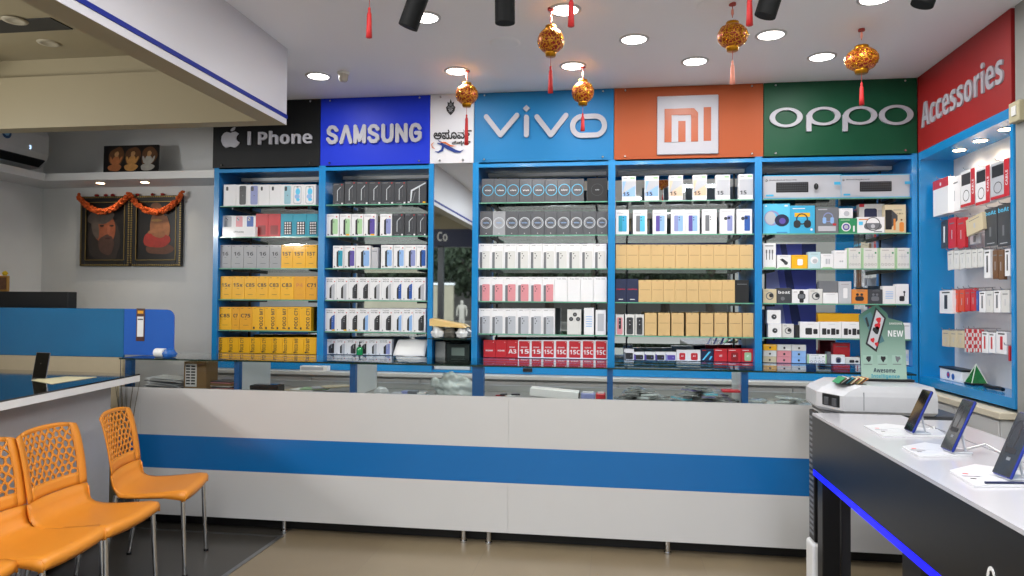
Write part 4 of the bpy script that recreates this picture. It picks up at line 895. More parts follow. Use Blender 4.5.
# heaps of bagged phone covers
rnd = random.Random(5); FILM = mat('clear_wrap', 'd0d6d4', .15, coat=1.0, noise=.2, scale=40, alpha=.3)
def cover_proto(m, k):
    t_ = thing('phone_cover', (0, 0, 0), 'x x x x', 'phone cover')
    b = MB(); b.box(-.038, .038, -.055, .055, .002, .012, m, .005); b.box(-.03, -.008, .02, .045, .012, .0135, C['mid'], .0); lpart('cover', b, t_)
    b = MB(); vs = []
    r2 = random.Random(k)
    for i in range(7):
        for j in range(7):
            x = -.048+.096*i/6; y = -.065+.13*j/6; e = min(i, 6-i, j, 6-j); vs.append((x, y, .0 if e == 0 else .015+r2.uniform(-.002, .004)))
    b.add(vs, [(i*7+j, (i+1)*7+j, (i+1)*7+j+1, i*7+j+1) for i in range(6) for j in range(6)], FILM, True); lpart('clear_bag', b, t_)
    return t_
def copytree(o, parent=None):
    c = o.copy(); COL.objects.link(c); c.parent = parent
    for ch in list(o.children): copytree(ch, c)
    return c
protos = [cover_proto(m, k) for k, m in enumerate((C['ink'], C['black'], C['dark'], mat('clear_tpu', 'b8c0c0', .2, coat=.5), C['teal'], C['purple']))]
used = set()
def heap(px0, px1, cnt, layers, pick, label, group):
    x0, x1 = cpos(px0), cpos(px1)
    for l in range(layers):
        for k in range(cnt-l):
            p = pick[rnd.randrange(len(pick))]
            o = protos[p] if p not in used else copytree(protos[p]); used.add(p)
            o.location = (x0+(x1-x0)*(k+.5+.3*l)/cnt+rnd.uniform(-.012, .012), 4.37+rnd.uniform(-.01, .03)+.05*(k % 2), CZ+.001+l*.0165+(.001 if k % 2 else 0))
            o.rotation_euler = (rnd.uniform(-.04, .04), rnd.uniform(-.08, .08), rnd.uniform(-.7, .7)+math.pi/2*(k % 2))
            tag(o, label, 'phone cover', group)
heap(617, 672, 5, 5, (0, 1, 2, 3), 'bagged dark phone cover in left half of the long heap', 'phone covers heaped in the glass counter, left half')
heap(674, 738, 6, 6, (0, 1, 2, 4, 5, 1), 'bagged dark phone cover in taller right half of the heap', 'phone covers heaped in the glass counter, right half')
b = MB(); b.box(cpos(722), cpos(740), 4.34, 4.41, CZ+.070, CZ+.084, C['red'], .003); solo('packet', b, (cpos(730), 4.37, CZ+.070), 'flat red packet on top of the phone cover heap', 'packet')
heap(750, 775, 2, 5, (3,), 'bagged clear phone cover in stack right of last blue post', 'clear phone covers at the counter end')
heap(776, 812, 3, 3, (3,), 'bagged clear phone cover in low heap beside the white machine', 'clear phone covers at the counter end')
# objects on the glass top, left
q = at(163, 357.5, Z=1.074)
t2 = thing('cloth_pouch', (q.x, q.y+.03, 1.0735), 'small blue and white rolled pouch on glass top by blue panel', 'pouch')
b = MB(); b.cyl((q.x-.07, q.y+.03, 1.103), (q.x+.0, q.y+.02, 1.103), .029, WPAPER, n=20); part('label_wrap', b, t2)
b = MB(); lump(b, (q.x+.03, q.y+.02, 1.0738), (.05, .035, .032), mat('pouch_blue', '1d5fb0', .4, noise=.2, scale=40), 8, .7); part('pouch_body', b, t2)

# ------------------------------------------------------------ left: partition, desk, screen panels
TEAL = mat('teal_acrylic', '14689a', .2, coat=.5, noise=.3, scale=1.6); RBLUE = mat('panel_blue', '1c5fc0', .2, coat=.4, noise=.05, scale=3)
b = MB(); b.box(-4.88, -3.325, 4.45, 4.47, 1.056, 1.388, TEAL, .003); solo('partition_panel', b, (-4.1, 4.46, 1.056), 'long teal blue partition panel above cream base at left', 'panel')
b = MB(); b.box(-4.88, -3.33, 4.452, 4.5, 0, 1.055, mat('cream_panel', 'b5a78c', .5)); solo('partition_base', b, (-4.1, 4.47, 0), 'cream base panel below the teal blue partition', 'panel')
t2 = thing('end_panel', (-3.14, 4.46, 1.074), 'rounded blue end panel standing on the glass counter', 'panel')
poly = [(-3.322, 1.0745), (-2.955, 1.0745), (-2.955, 1.33)]+[(-3.01+.055*math.cos(R(a)), 1.33+.055*math.sin(R(a))) for a in range(10, 91, 16)]+[(-3.322, 1.388)]
b = MB(); b.prism(poly, FT(0, 4.462, 0), .012, RBLUE); part('board', b, t2)
q0 = at(136, 341, Y=4.449); q1 = at(145, 308.5, Y=4.449)
b = MB(); b.box(q0.x, q1.x, 4.4475, 4.4495, q0.z, q1.z, mat('sticker_brown', '4a2418', .4, noise=.6, scale=90)); b.box(q0.x+.008, q1.x-.008, 4.4465, 4.4478, q0.z+.03, q1.z-.055, WPAPER)
b.box(q0.x+.012, q1.x-.012, 4.4458, 4.4466, q1.z-.078, q1.z-.07, C['ink']); b.box(q0.x+.01, q1.x-.01, 4.4458, 4.4466, q1.z-.035, q1.z-.015, C['gold'])
part('payment_sticker', b, t2)
b = MB(); b.box(-4.80, at(75, 300, Y=4.85).x, 4.78, 4.87, 1.30, 1.505, mat('black_board', '0e0f11', .35), .003); b.box(-4.80, -4.62, 4.775, 4.78, 1.30, 1.497, BLACK)
b.box(-4.6, -4.3, 4.80, 4.86, 0, 1.30, BLACK)
solo('cash_desk_screen', b, (-4.4, 4.82, 0), 'wide matte black board standing behind teal partition', 'screen')
# little golden deity frame with flower at the far left
q = at(3.5, 291, Y=4.83); t2 = thing('small_photo_frame', (q.x, 4.83, 1.5055), 'small golden photo frame with yellow flower at left edge', 'picture')
b = MB(); b.box(q.x-.08, q.x+.045, 4.82, 4.84, 1.5055, 1.625, mat('frame_gold', 'a87a2a', .4, noise=.2), .004); part('frame', b, t2)
b = MB(); b.box(q.x-.068, q.x+.032, 4.8185, 4.8198, 1.52, 1.612, mat('tiny_picture', '6a4226', .4, noise=.7, scale=40)); part('picture', b, t2)
b = MB(); lump(b, (q.x+.01, 4.83, 1.627), (.022, .018, .018), mat('marigold_yellow', 'd8b418', .8, noise=.3, scale=120), 4, .9); part('flower', b, t2)
# left display table: black glass top with white edge
t2 = thing('display_table', (-3.6, 3.0, 0), 'white counter table with glossy black glass top at left', 'table')
e0, e1 = Vector((-2.62, 2.0)), Vector((-2.919, 4.03))
def ltp(off, y): f = (y-2.0)/2.03; return e0.x+(e1.x-e0.x)*f-off
b = MB()
top = [(ltp(0, .8), .8), (ltp(0, 4.07), 4.07), (-4.85, 4.2), (-4.85, .8)]
b.prism(top, Matrix.Translation((0, 0, .982)), .008, BLACKG); part('glass_top', b, t2)
b = MB(); b.prism([(x+(.001 if x > -4 else 0), y) for x, y in top], Matrix.Translation((0, 0, .944)), .0375, mat('table_edge_white', 'dcdcdc', .35)); part('top_edge', b, t2)
b = MB(); b.prism([(ltp(.14, .8), .8), (ltp(.14, 3.98), 3.98), (-4.80, 4.1), (-4.80, .8)], Matrix.Translation((0, 0, .02)), .923, mat('table_body_grey', 'a9a9ad', .35, coat=.2)); part('body', b, t2)
# phone on stand + sheet on that table
q = at(39, 379, Z=.991)
t2 = thing('display_phone', (q.x, q.y, .9905), 'dark phone propped upright on black glass table at left', 'phone', rz=R(22))
b = MB(); Tm = Matrix.Rotation(R(-14), 4, 'X') @ Matrix.Rotation(R(3), 4, 'Y')
b.box(-.037, .037, -.004, .004, .002, .155, mat('phone_edge', '8d9094', .25, .8), .003, T=Tm); b.box(-.034, .034, -.0052, -.0042, .006, .151, BLACKG, T=Tm); lpart('phone_body', b, t2)
b = MB(); b.box(-.03, .03, -.02, .05, .0, .006, CHROME, .002); b.tube([(0, .045, .004), (0, .03, .07), (0, .018, .09)], .004, CHROME); lpart('stand', b, t2)
c0, c1, c2, c3 = [at(*p, Z=.9912) for p in ((31, 380), (66, 376.5), (97, 377), (52, 384))]
b = MB(); b.add([tuple(c)[:2]+(.9908,) for c in (c0, c3, c2, c1)]+[tuple(c)[:2]+(.992,) for c in (c0, c3, c2, c1)], [(3, 2, 1, 0), (4, 5, 6, 7), (0, 1, 5, 4), (1, 2, 6, 5), (2, 3, 7, 6), (3, 0, 4, 7)], mat('cream_card', 'd8cfa8', .5))
solo('price_card', b, (c0.x, c0.y, .99), 'cream price card lying beside the propped dark phone', 'card')
# small spiky plant behind the first chair
q = Vector((-3.06, 4.125, 0)); t2 = thing('potted_plant', (q.x, q.y, 0), 'spiky dry stems rising behind the back of the farthest orange chair', 'plant')
b = MB(); b.lathe([(0, .0), (.05, .0), (.06, .18), (.05, .185), (.045, .17), (0, .16)], (q.x, q.y, .0), mat('pot_grey', '3a3b3c', .6), 20); part('pot', b, t2)
b = MB()
for k in range(11):
    a = k*2.4; r = .05+.02*(k % 3); b.tube([(q.x, q.y, .16), (q.x+.2*r*math.cos(a), q.y+.3*r*math.sin(a), .5), (q.x+.7*r*math.cos(a), q.y+.5*r*math.sin(a), .8), (q.x+r*math.cos(a), q.y+.6*r*math.sin(a), .90+.02*(k % 3))], [.004, .0035, .0025, .001], mat('dry_stem', '5f5a4a', .7), 6)
part('stems', b, t2)

# ------------------------------------------------------------ left alcove: shelf, pictures, air conditioner
b = MB(); b.box(-4.615, XC['a0']-.002, 5.2, YB-.001, 2.415, 2.475, WHITE)
b.box(XL+.001, -4.615, 2.8, YB-.001, 2.415, 2.475, WHITE); struct('trim_8', b)
WARM = mat('lamp_warm', 'ffe2b0', .4, emit=14)
for px in (97, 145):
    q = at(px, 182, Z=2.414); t2 = thing('recessed_spotlight', (q.x, 5.33, 2.414), 'small warm recessed spot under the %s of the white wall shelf' % ('left' if px == 97 else 'right'), 'light', 'shelf spots')
    b = MB(); b.cyl((q.x, 5.33, 2.4149), (q.x, 5.33, 2.410), .04, CHROME, n=24); part('bezel', b, t2)
    b = MB(); b.cyl((q.x, 5.33, 2.410), (q.x, 5.33, 2.408), .03, WARM, n=24); part('lamp', b, t2)
    area_light('shelf_spot_lamp', (q.x, 5.33, 2.404), .05, .9, (1, .86, .66), spread=130)
FR = mat('frame_black', '120f0e', .35); BEAD = mat('frame_gold_bead', '8f7a4a', .4, .6)
def picture(x0, x1, z0, z1, label, paint):
    t = thing('framed_picture', ((x0+x1)/2, YB-.03, z0), label, 'picture', 'framed pictures on the wall')
    yf = YB-.035; b = MB()
    for (a, c, d, e) in ((x0, x0+.05, z0, z1), (x1-.05, x1, z0, z1), (x0+.05, x1-.05, z0, z0+.05), (x0+.05, x1-.05, z1-.05, z1)): b.box(a, c, yf, YB-.001, d, e, FR, .004)
    frp = part('frame', b, t)
    b = MB()
    nz = int((z1-z0)/.02); nx = int((x1-x0)/.02)
    for k in range(nz):
        for x in (x0+.01, x1-.01): b.box(x-.006, x+.006, yf-.006, yf+.001, z0+.004+k*.02, z0+.016+k*.02, BEAD)
    for k in range(nx):
        for z in (z0+.01, z1-.01): b.box(x0+.004+k*.02, x0+.016+k*.02, yf-.006, yf+.001, z-.006, z+.006, BEAD)
    for (a, c, d, e) in ((x0+.05, x0+.055, z0+.05, z1-.05), (x1-.055, x1-.05, z0+.05, z1-.05), (x0+.05, x1-.05, z0+.05, z0+.055), (x0+.05, x1-.05, z1-.055, z1-.05)): b.box(a, c, yf-.002, yf+.004, d, e, BEAD)
    part('beading', b, frp)
    b = MB(); b.box(x0+.05, x1-.05, YB-.02, YB-.015, z0+.05, z1-.05, mat('picture_dark', '191615', .3, noise=.3, scale=6)); paint(b, (x0+x1)/2, (z0+z1)/2, FT(0, YB-.0205, 0)); part('picture', b, t)
def blob(b, T, cx, cz, rx, rz, m, z, rot=0, n=24, wob=.05):
    pts = []
    for k in range(n):
        a = 2*math.pi*k/n; rr = 1+wob*math.sin(3*a+cx*9)+wob*.6*math.sin(5*a+cz*7); x, y = rx*rr*math.cos(a), rz*rr*math.sin(a)
        pts.append((cx+x*math.cos(rot)-y*math.sin(rot), cz+x*math.sin(rot)+y*math.cos(rot), z))
    b.add(pts, [tuple(range(n))], m, T=T)
PM = lambda n_, c: mat('paint_'+n_, c, .5, noise=.35, scale=25)
def portrait(b, cx, cz, T):
    T = T @ Matrix.Translation((cx, cz, 0)) @ Matrix.Scale(1.35, 4, (1, 0, 0)) @ Matrix.Scale(1.35, 4, (0, 1, 0)) @ Matrix.Translation((-cx, -cz, 0))
    blob(b, T, cx-.01, cz-.06, .115, .15, PM('robe', '2a211c'), .0006)
    blob(b, T, cx-.01, cz+.02, .078, .105, PM('skin', '8a4a2e'), .0012, R(8)); blob(b, T, cx-.035, cz+.095, .095, .05, PM('turban', '5c5048'), .0018, R(12)); blob(b, T, cx-.075, cz+.03, .025, .08, PM('turban', '5c5048'), .0021, R(10))
    blob(b, T, cx+.005, cz-.085, .055, .065, PM('beard', '4a3128'), .0024); blob(b, T, cx+.02, cz+.01, .012, .03, PM('nose', '96543a'), .003, R(-8))
    for s_ in (-.028, .04): blob(b, T, cx+s_, cz+.035, .016, .006, PM('eye', '1c100c'), .003)
    blob(b, T, cx+.015, cz-.045, .02, .006, PM('mouth', '3a1812'), .003); blob(b, T, cx+.03, cz+.0, .02, .03, PM('cheek', '8a4a30'), .0027)
def seated(b, cx, cz, T):
    blob(b, T, cx+.03, cz-.15, .13, .05, PM('base', '5a3420'), .0006); blob(b, T, cx-.0, cz-.07, .125, .075, PM('red_robe', '9a2418'), .0012)
    blob(b, T, cx+.02, cz+.05, .085, .115, PM('torso', '8c5a38'), .0018, R(5)); blob(b, T, cx+.09, cz+.04, .03, .085, PM('arm', '96603c'), .0024, R(8)); blob(b, T, cx-.01, cz-.0, .075, .018, PM('arm', '96603c'), .003, R(10))
    blob(b, T, cx-.005, cz+.155, .035, .042, PM('face', '7c4a2e'), .0024); blob(b, T, cx-.01, cz+.19, .06, .05, PM('halo', '5c3a22'), .0015); blob(b, T, cx+.0, cz+.09, .05, .012, PM('garland', 'a87a3c'), .0036)
    for s_ in (-.012, .012): blob(b, T, cx-.005+s_, cz+.16, .006, .003, PM('eye', '1c100c'), .003)
pz0, pz1 = 1.735, 2.335
picture(-4.565, -4.095, pz0, pz1, 'left wall picture, dark portrait of bearded face in headcloth', portrait)
picture(-4.09, -3.62, pz0, pz1, 'right wall picture, seated figure in red robe', seated)
MARI = mat('marigold_orange', 'c8561c', .8, noise=.35, scale=90)
def garland(x0, x1, z, sag, label):
    b = MB(); n = 46; rn = random.Random(int(x0*100))
    for k in range(n+1):
        f = k/n; x = x0+(x1-x0)*f; zz = z-sag*math.sin(math.pi*f)**.8 if 0 < f < 1 else z
        for q_ in range(4):
            bm = bmesh.new(); bmesh.ops.create_icosphere(bm, subdivisions=1, radius=rn.uniform(.012, .018)); a = rn.uniform(0, 6.28)
            Tm = Matrix.Translation((x+rn.uniform(-.006, .006), YB-.062+.012*math.cos(a), zz+.016*math.sin(a))) @ Matrix.Rotation(a, 4, 'X') @ Matrix.Diagonal((1, 1, .7, 1))
            b.bm(bm, MARI, T=Tm); bm.free()
    solo('marigold_garland', b, ((x0+x1)/2, YB-.06, z), label, 'garland', 'marigold garlands over pictures')
garland(-4.57, -4.10, 2.34, .14, 'orange marigold garland over the left wall picture')
garland(-4.085, -3.60, 2.345, .155, 'orange marigold garland over the right wall picture')
for k, (px, pz) in enumerate(((96, 192), (105, 191), (112, 192), (137, 192), (152, 191), (162, 191))):
    x = at(px, pz, Y=YB-.03).x; b = MB(); lump(b, (x, YB-.02, pz1+.0005), (.018, .014, .012), mat('flower_red', '8e1414', .7), k, .8, 2)
    solo('red_flower', b, (x, YB-.02, pz1), 'tiny red flower on picture frame, %s of six from left' % ORD[k], 'flower', 'red flowers on the frames')
# three-figure picture leaning on the shelf
c0, c1 = at(105.5, 172, Y=5.36).x, at(160, 172, Y=5.36).x
t2 = thing('leaning_picture', ((c0+c1)/2, 5.36, 2.4755), 'dark wide picture with three seated golden figures leaning on shelf', 'picture')
Tm = Matrix.Translation(((c0+c1)/2-.012, 5.36, 2.4765)) @ Matrix.Rotation(R(-12), 4, 'X') @ Matrix(((1, 0, 0, 0), (0, 0, -1, 0), (0, 1, 0, 0), (0, 0, 0, 1)))
hw = (c1-c0)/2; hh = .262
b = MB(); b.prism([(-hw-.025, hh), (-hw+.0, 0), (hw, 0), (hw-.02, hh)][::-1] if False else [(-hw, 0), (hw, 0), (hw-.03, hh), (-hw-.04, hh)], Tm, .012, FR); part('frame', b, t2)
b = MB()
for k, c_ in enumerate(('b06a3c', 'c08a4a', 'a8a49a')):
    u = -hw*.62+k*hw*.60
    blob(b, Tm, u, hh*.62, .07, .085, PM('halo2', '5e3c1e'), .0126); blob(b, Tm, u, hh*.25, .062, .032, PM('seat%d' % k, c_), .0132); blob(b, Tm, u, hh*.45, .032, .055, PM('fig%d' % k, c_), .0138); blob(b, Tm, u, hh*.70, .02, .025, PM('head%d' % k, 'b88a5a'), .0144)
    for s_ in (-1, 1): blob(b, Tm, u+s_*.042, hh*.5, .01, .035, PM('fig%d' % k, c_), .015, R(-20*s_))
part('picture', b, t2)
# split air conditioner on the left wall
y0, y1 = 4.20, 5.352; t2 = thing('air_conditioner', (XL+.11, (y0+y1)/2, 2.53), 'white wall air conditioner with dark louvre at top left', 'air conditioner')
prof = [(0, .33), (.19, .33), (.225, .31), (.24, .27), (.24, .12), (.225, .07), (.16, .012), (.0, .0)]
Tm = Matrix.Translation((XL, y1, 2.535)) @ Matrix.Rotation(R(90), 4, 'X')
b = MB(); b.prism(prof[::-1], Tm, y1-y0, mat('ac_white', 'c9c9c9', .3, coat=.3)); part('body', b, t2)
b = MB(); b.prism([(.222, .062), (.228, .075), (.234, .066), (.178, .018), (.170, .016), (.174, .026)], Tm @ Matrix.Translation((0, 0, .03)), y1-y0-.06, BLACK)
part('louvre', b, t2)
b = MB(); b.box(XL+.2405, XL+.2415, 4.55, 4.87, 2.535+.19, 2.535+.26, mat('ac_sticker', '2a7fa8', .4)); b.cyl((XL+.2405, 4.93, 2.75), (XL+.243, 4.93, 2.75), .045, mat('ac_badge', '1a4a78', .4), n=24); b.cyl((XL+.243, 4.93, 2.75), (XL+.244, 4.93, 2.75), .025, mat('ac_badge2', '7ab0d0', .4), n=24); part('badge', b, t2)
b = MB(); b.text('E', -5.16, 2.535+.15, .03, Matrix.Translation((XL+.2412, 0, 0)) @ Matrix.Rotation(R(90), 4, 'Z') @ Matrix.Rotation(R(90), 4, 'X') @ Matrix.Diagonal((-1, 1, 1, 1)), mat('ac_display', 'b8d8ff', .4, emit=2)); part('display', b, t2)

# ------------------------------------------------------------ ceiling fittings
LAMP = mat('downlight_white', 'fffaf2', .4, emit=12); RIM = mat('downlight_rim', 'c9c9cc', .35)
names = ['over the black sign', 'over the narrow white sign', 'over the sky blue sign', 'over the orange sign', 'over the green sign', 'in middle row, left one', 'in middle row, right one', 'beside the tilted black spotlight', 'behind the biggest lantern', 'at top right edge']
for i, (x, y) in enumerate(DOWN):
    t2 = thing('downlight', (x, y, CEIL), 'lit round ceiling downlight '+names[i], 'light', 'recessed ceiling downlights')
    b = MB(); b.lathe([(.088, 0), (.088, -.005), (.072, -.008), (.070, -.004)], (x, y, CEIL), RIM, 32); part('bezel', b, t2)
    b = MB(); b.cyl((x, y, CEIL-.0005), (x, y, CEIL-.005), .070, LAMP, n=32); part('diffuser', b, t2)
for i, (x, y) in enumerate(DOWN_FILL):
    t2 = thing('downlight', (x, y, CEIL), 'lit round ceiling downlight behind the viewer seen only in mirror', 'light', 'recessed ceiling downlights behind')
    b = MB(); b.lathe([(.098, 0), (.098, -.006), (.082, -.009), (.080, -.004)], (x, y, CEIL), RIM, 24); part('bezel', b, t2)
    b = MB(); b.cyl((x, y, CEIL-.0005), (x, y, CEIL-.005), .080, LAMP, n=24); part('diffuser', b, t2)
for (px, py, lb) in ((505, 43, 'unlit round ceiling cover in front of sky blue sign'), (715, 5, 'unlit round ceiling cover above the orange sign lantern')):
    p = at(px, py, Z=CEIL); b = MB(); b.lathe([(0, -.006), (.075, -.006), (.09, -.003), (.095, 0)], p, CEILM, 32); solo('ceiling_cover', b, (p.x, p.y, CEIL), lb, 'cover plate')
for (px, py, zc, lb) in ((49, 43, 3.0, 'unlit round fitting in the cream recess'), (15, 20.5, 2.995, 'unlit round fitting in black ceiling square')):
    p = at(px, py, Z=zc); b = MB(); b.lathe([(0, -.004), (.035, -.004), (.04, -.007), (.06, -.005), (.065, 0)], p, mat('fitting_beige', '9a927e', .4), 28); solo('downlight', b, (p.x, p.y, zc), lb, 'light')
q0, q1, q2 = at(47, 17.5, Z=3.0), at(69, 29, Z=3.0), at(0, 33, Z=3.0)
b = MB(); b.box(-3.9, q0.x+.02, q0.y-.0, q1.y+.0, 2.9955, 2.9999, mat('black_panel', '0a0a0a', .5)); struct('trim_9', b)
for i, (x, y) in enumerate(FILL_PANELS):
    t2 = thing('ceiling_panel_light', (x, y, CEIL), 'square ceiling panel light behind the viewer, seen only in mirrors', 'light', 'square ceiling panels')
    b = MB(); b.box(x-.31, x+.31, y-.31, y+.31, CEIL-.009, CEIL-.0005, RIM); part('frame', b, t2)
    b = MB(); b.box(x-.285, x+.285, y-.285, y+.285, CEIL-.013, CEIL-.0091, mat('panel_white', 'fbfcff', .4, emit=4)); part('diffuser', b, t2)
for i, (x, y, z) in enumerate(FILL_TUBES):
    t2 = thing('tube_light', (x, y, z), 'white wall tube light on left wall, %s one behind the viewer' % ('nearer', 'farther')[i], 'light', 'tube lights on the left wall')
    b = MB(); b.box(XL+.001, x, y-.62, y+.62, z-.03, z+.03, WHITE, .004); part('batten', b, t2)
    b = MB(); b.cyl((x+.018, y-.59, z), (x+.018, y+.59, z), .013, mat('tube_white', 'fff6ea', .4, emit=9), n=14); part('tube', b, t2)
# sensor
p = at(343.5, 72.5, Z=CEIL); t2 = thing('ceiling_sensor', (p.x, p.y, CEIL), 'white conical sensor beside the leftmost downlight', 'sensor')
b = MB(); b.lathe([(0, 0), (.042, 0), (.042, -.012), (.036, -.016)], (p.x, p.y, CEIL), WHITE, 24); part('base', b, t2)
b = MB(); b.lathe([(.034, -.014), (.03, -.05), (.022, -.062), (0, -.064)], (p.x, p.y, CEIL), mat('sensor_lens', 'c0b8ae', .4), 24, ribs=8, ribamp=.04); part('lens', b, t2)
# lanterns
def lantern_mat():
    m = bpy.data.materials.new('lantern_foil'); m.use_nodes = True; nt = m.node_tree; b_ = nt.nodes['Principled BSDF']
    tc = nt.nodes.new('ShaderNodeTexCoord'); v = nt.nodes.new('ShaderNodeTexVoronoi'); v.feature = 'DISTANCE_TO_EDGE'; v.inputs['Scale'].default_value = 55
    n = nt.nodes.new('ShaderNodeTexNoise'); n.inputs['Scale'].default_value = 40; mp = nt.nodes.new('ShaderNodeMix'); mp.data_type = 'VECTOR'; mp.inputs['Factor'].default_value = .03
    cr = nt.nodes.new('ShaderNodeValToRGB'); cr.color_ramp.elements[0].position = .05; cr.color_ramp.elements[0].color = lin('d8962a')+(1,); cr.color_ramp.elements[1].position = .12; cr.color_ramp.elements[1].color = lin('8e1a10')+(1,)
    nt.links.new(tc.outputs['Object'], mp.inputs['A']); nt.links.new(tc.outputs['Object'], n.inputs[0]); nt.links.new(n.outputs['Color'], mp.inputs['B'])
    nt.links.new(mp.outputs[1], v.inputs['Vector']); nt.links.new(v.outputs['Distance'], cr.inputs[0]); nt.links.new(cr.outputs[0], b_.inputs['Base Color'])
    b_.inputs['Roughness'].default_value = .35; b_.inputs['Metallic'].default_value = .35
    return m
LRED = lantern_mat(); TAS = mat('tassel_red', 'c02224', .6, noise=.2, scale=80); TASP = mat('tassel_pale', 'f09a86', .6, noise=.2, scale=60); CORD = mat('cord_red', 'a83a34', .6); LG = mat('lantern_gold', 'b97f1c', .3, .9, noise=.4, scale=120)
def lantern(x, y, zc, r, tas, label, tlen=.14, sq=.92):
    t = thing('hanging_lantern', (x, y, zc), label, 'lantern', 'gold and red lanterns hanging from ceiling')
    b = MB(); b.cyl((x, y, zc+r*1.25), (x, y, CEIL-.001), .0022, CORD, n=6); b.lathe([(0, .05), (.006, .04), (.007, .02), (0, .0)], (x, y, zc+r*1.25), TASP, 8)
    b.cyl((x, y, CEIL-.012), (x, y, CEIL-.001), .018, CORD, n=12)
    part('cord', b, t)
    prof = [(r*math.cos(R(a)), r*sq*math.sin(R(a))) for a in range(-64, 65, 8)]
    b = MB(); b.lathe(prof, (x, y, zc), LRED, 40); bodyp = part('body', b, t)
    # golden filigree: overlapping scrolls winding over the ball
    b = MB(); rn = random.Random(int(px_seed[0])); px_seed[0] += 7
    for k in range(26):
        la, lo = R(rn.uniform(-48, 48)), rn.uniform(0, 2*math.pi); rr_ = rn.uniform(.14, .26); pts = []
        for j in range(9):
            th = j/8*2*math.pi*.8+rn.uniform(0, .3); l2 = la+rr_*math.sin(th); o2 = lo+rr_*math.cos(th)/max(.4, math.cos(la))
            pts.append((x+(r*1.01)*math.cos(l2)*math.cos(o2), y+(r*1.01)*math.cos(l2)*math.sin(o2), zc+r*1.01*sq*math.sin(l2)))
        b.tube(pts, r*.026, GOLD, 4)
    part('filigree', b, bodyp)
    for nm, z0, z1, r0, r1 in (('top_cap', r*sq*.86, r*sq*1.14, r*.40, r*.40), ('bottom_cap', -r*sq*.84, -r*sq*1.22, r*.40, r*.36)):
        b = MB(); b.lathe([(0, z0), (r0, z0), (r0*1.05, (z0*.7+z1*.3)), (r1, z1), (0, z1)], (x, y, zc), LG, 32, ribs=16, ribamp=.04); part(nm, b, t)
    zb = zc-r*sq*1.22
    b = MB(); b.cyl((x, y, zb-.06), (x, y, zb), .0015, CORD, n=6); b.lathe([(0, 0), (.005, -.002), (.006, -.012), (.0045, -.016), (.009, -.03), (.011, -tlen*.7), (.0125, -tlen), (0, -tlen)], (x, y, zb-.05), tas, 16, ribs=8, ribamp=.12); part('tassel', b, t)
px_seed = [3]
def lan(px, py_hang, ytop, ybot, tassel_end, wpx, tas, label):
    p = at(px, py_hang, Z=CEIL); k = F_PX/(p.y/ math.cos(0.0)); zt, zb = at(px, ytop, Y=p.y).z, at(px, ybot, Y=p.y).z
    r = wpx/2/F_PX*math.hypot(p.x, p.y)*.985; h = (zt-zb)/2.36; te = at(px, tassel_end, Y=p.y).z
    lantern(p.x, p.y, (zt*1.22+zb*1.14)/2.36, r, tas, label, max(.05, zb-.05-te), min(1.1, h/r))
lan(551, 8, 26, 56.5, 93, 27, TAS, 'largest hanging lantern, gold and red with red tassel, above sky blue sign')
lan(467, 70, 83, 107, 145, 22.5, TAS, 'small hanging lantern in front of the narrow white sign')
lan(583, 66, 80, 105.5, 131, 22.5, TAS, 'small hanging lantern in front of the last sky blue letter')
lan(732.5, 3, 22, 51, 84, 29, TASP, 'hanging gold lantern with pale pink tassel above orange sign')
lan(861.5, 29, 46, 73.5, 105, 28.5, TAS, 'hanging lantern in front of the dark green sign')
for (px, ye, Y, lb) in ((369, 38, 2.9, 'red tassel of a lantern above the frame, left of tilted spotlight'), (571, 27, 2.95, 'red tassel of a lantern above frame, right of largest lantern'), (749.5, 26, 2.9, 'red tassel of a lantern above frame, beside pale-tasselled lantern')):
    p = at(px, ye, Y=Y); lantern(p.x, p.y, p.z+.258, .068, TAS, lb, .13+.0)
for (px, py) in ((901, 1.5),): pass
# black track spotlights
def spot(px, py, Y, tilt, lean, label, L=.22, r=.040):
    e = at(px, py, Y=Y); d = Vector((math.sin(lean)*math.cos(tilt), -math.sin(tilt), math.cos(lean)*math.cos(tilt)))
    t = thing('track_spotlight', (e.x, e.y, e.z), label, 'light', 'black track spotlights')
    a = e+d*.0; c = e+d*L
    b = MB(); b.cyl(a, c, r, mat('spot_black', '040506', .7, spec=.2), n=28); part('barrel', b, t)
    b = MB(); b.cyl(a-d*.002, a+d*.004, r*.98, mat('spot_front', '060708', .7, spec=.2), n=28); part('front_ring', b, t)
    b = MB(); m_ = e+d*L*.65; b.cyl((m_.x, m_.y, m_.z+.02), (m_.x, m_.y, CEIL-.02), .008, BLACK, n=10); b.box(m_.x-.02, m_.x+.02, m_.y-.06, m_.y+.06, CEIL-.02, CEIL-.001, BLACK); part('arm', b, t)
spot(408, 27, 2.75, R(5), R(22), 'tilted black ceiling spotlight left of top centre', .2)
spot(505, 23, 2.78, R(5), R(0), 'upright black ceiling spotlight at top centre', .2)
spot(765, 16, 2.80, R(5), R(17), 'black ceiling spotlight at top right of the pink-tasselled lantern', .2)
spot(922, 5, 2.82, R(5), R(18), 'black ceiling spotlight at the top right edge', .17)

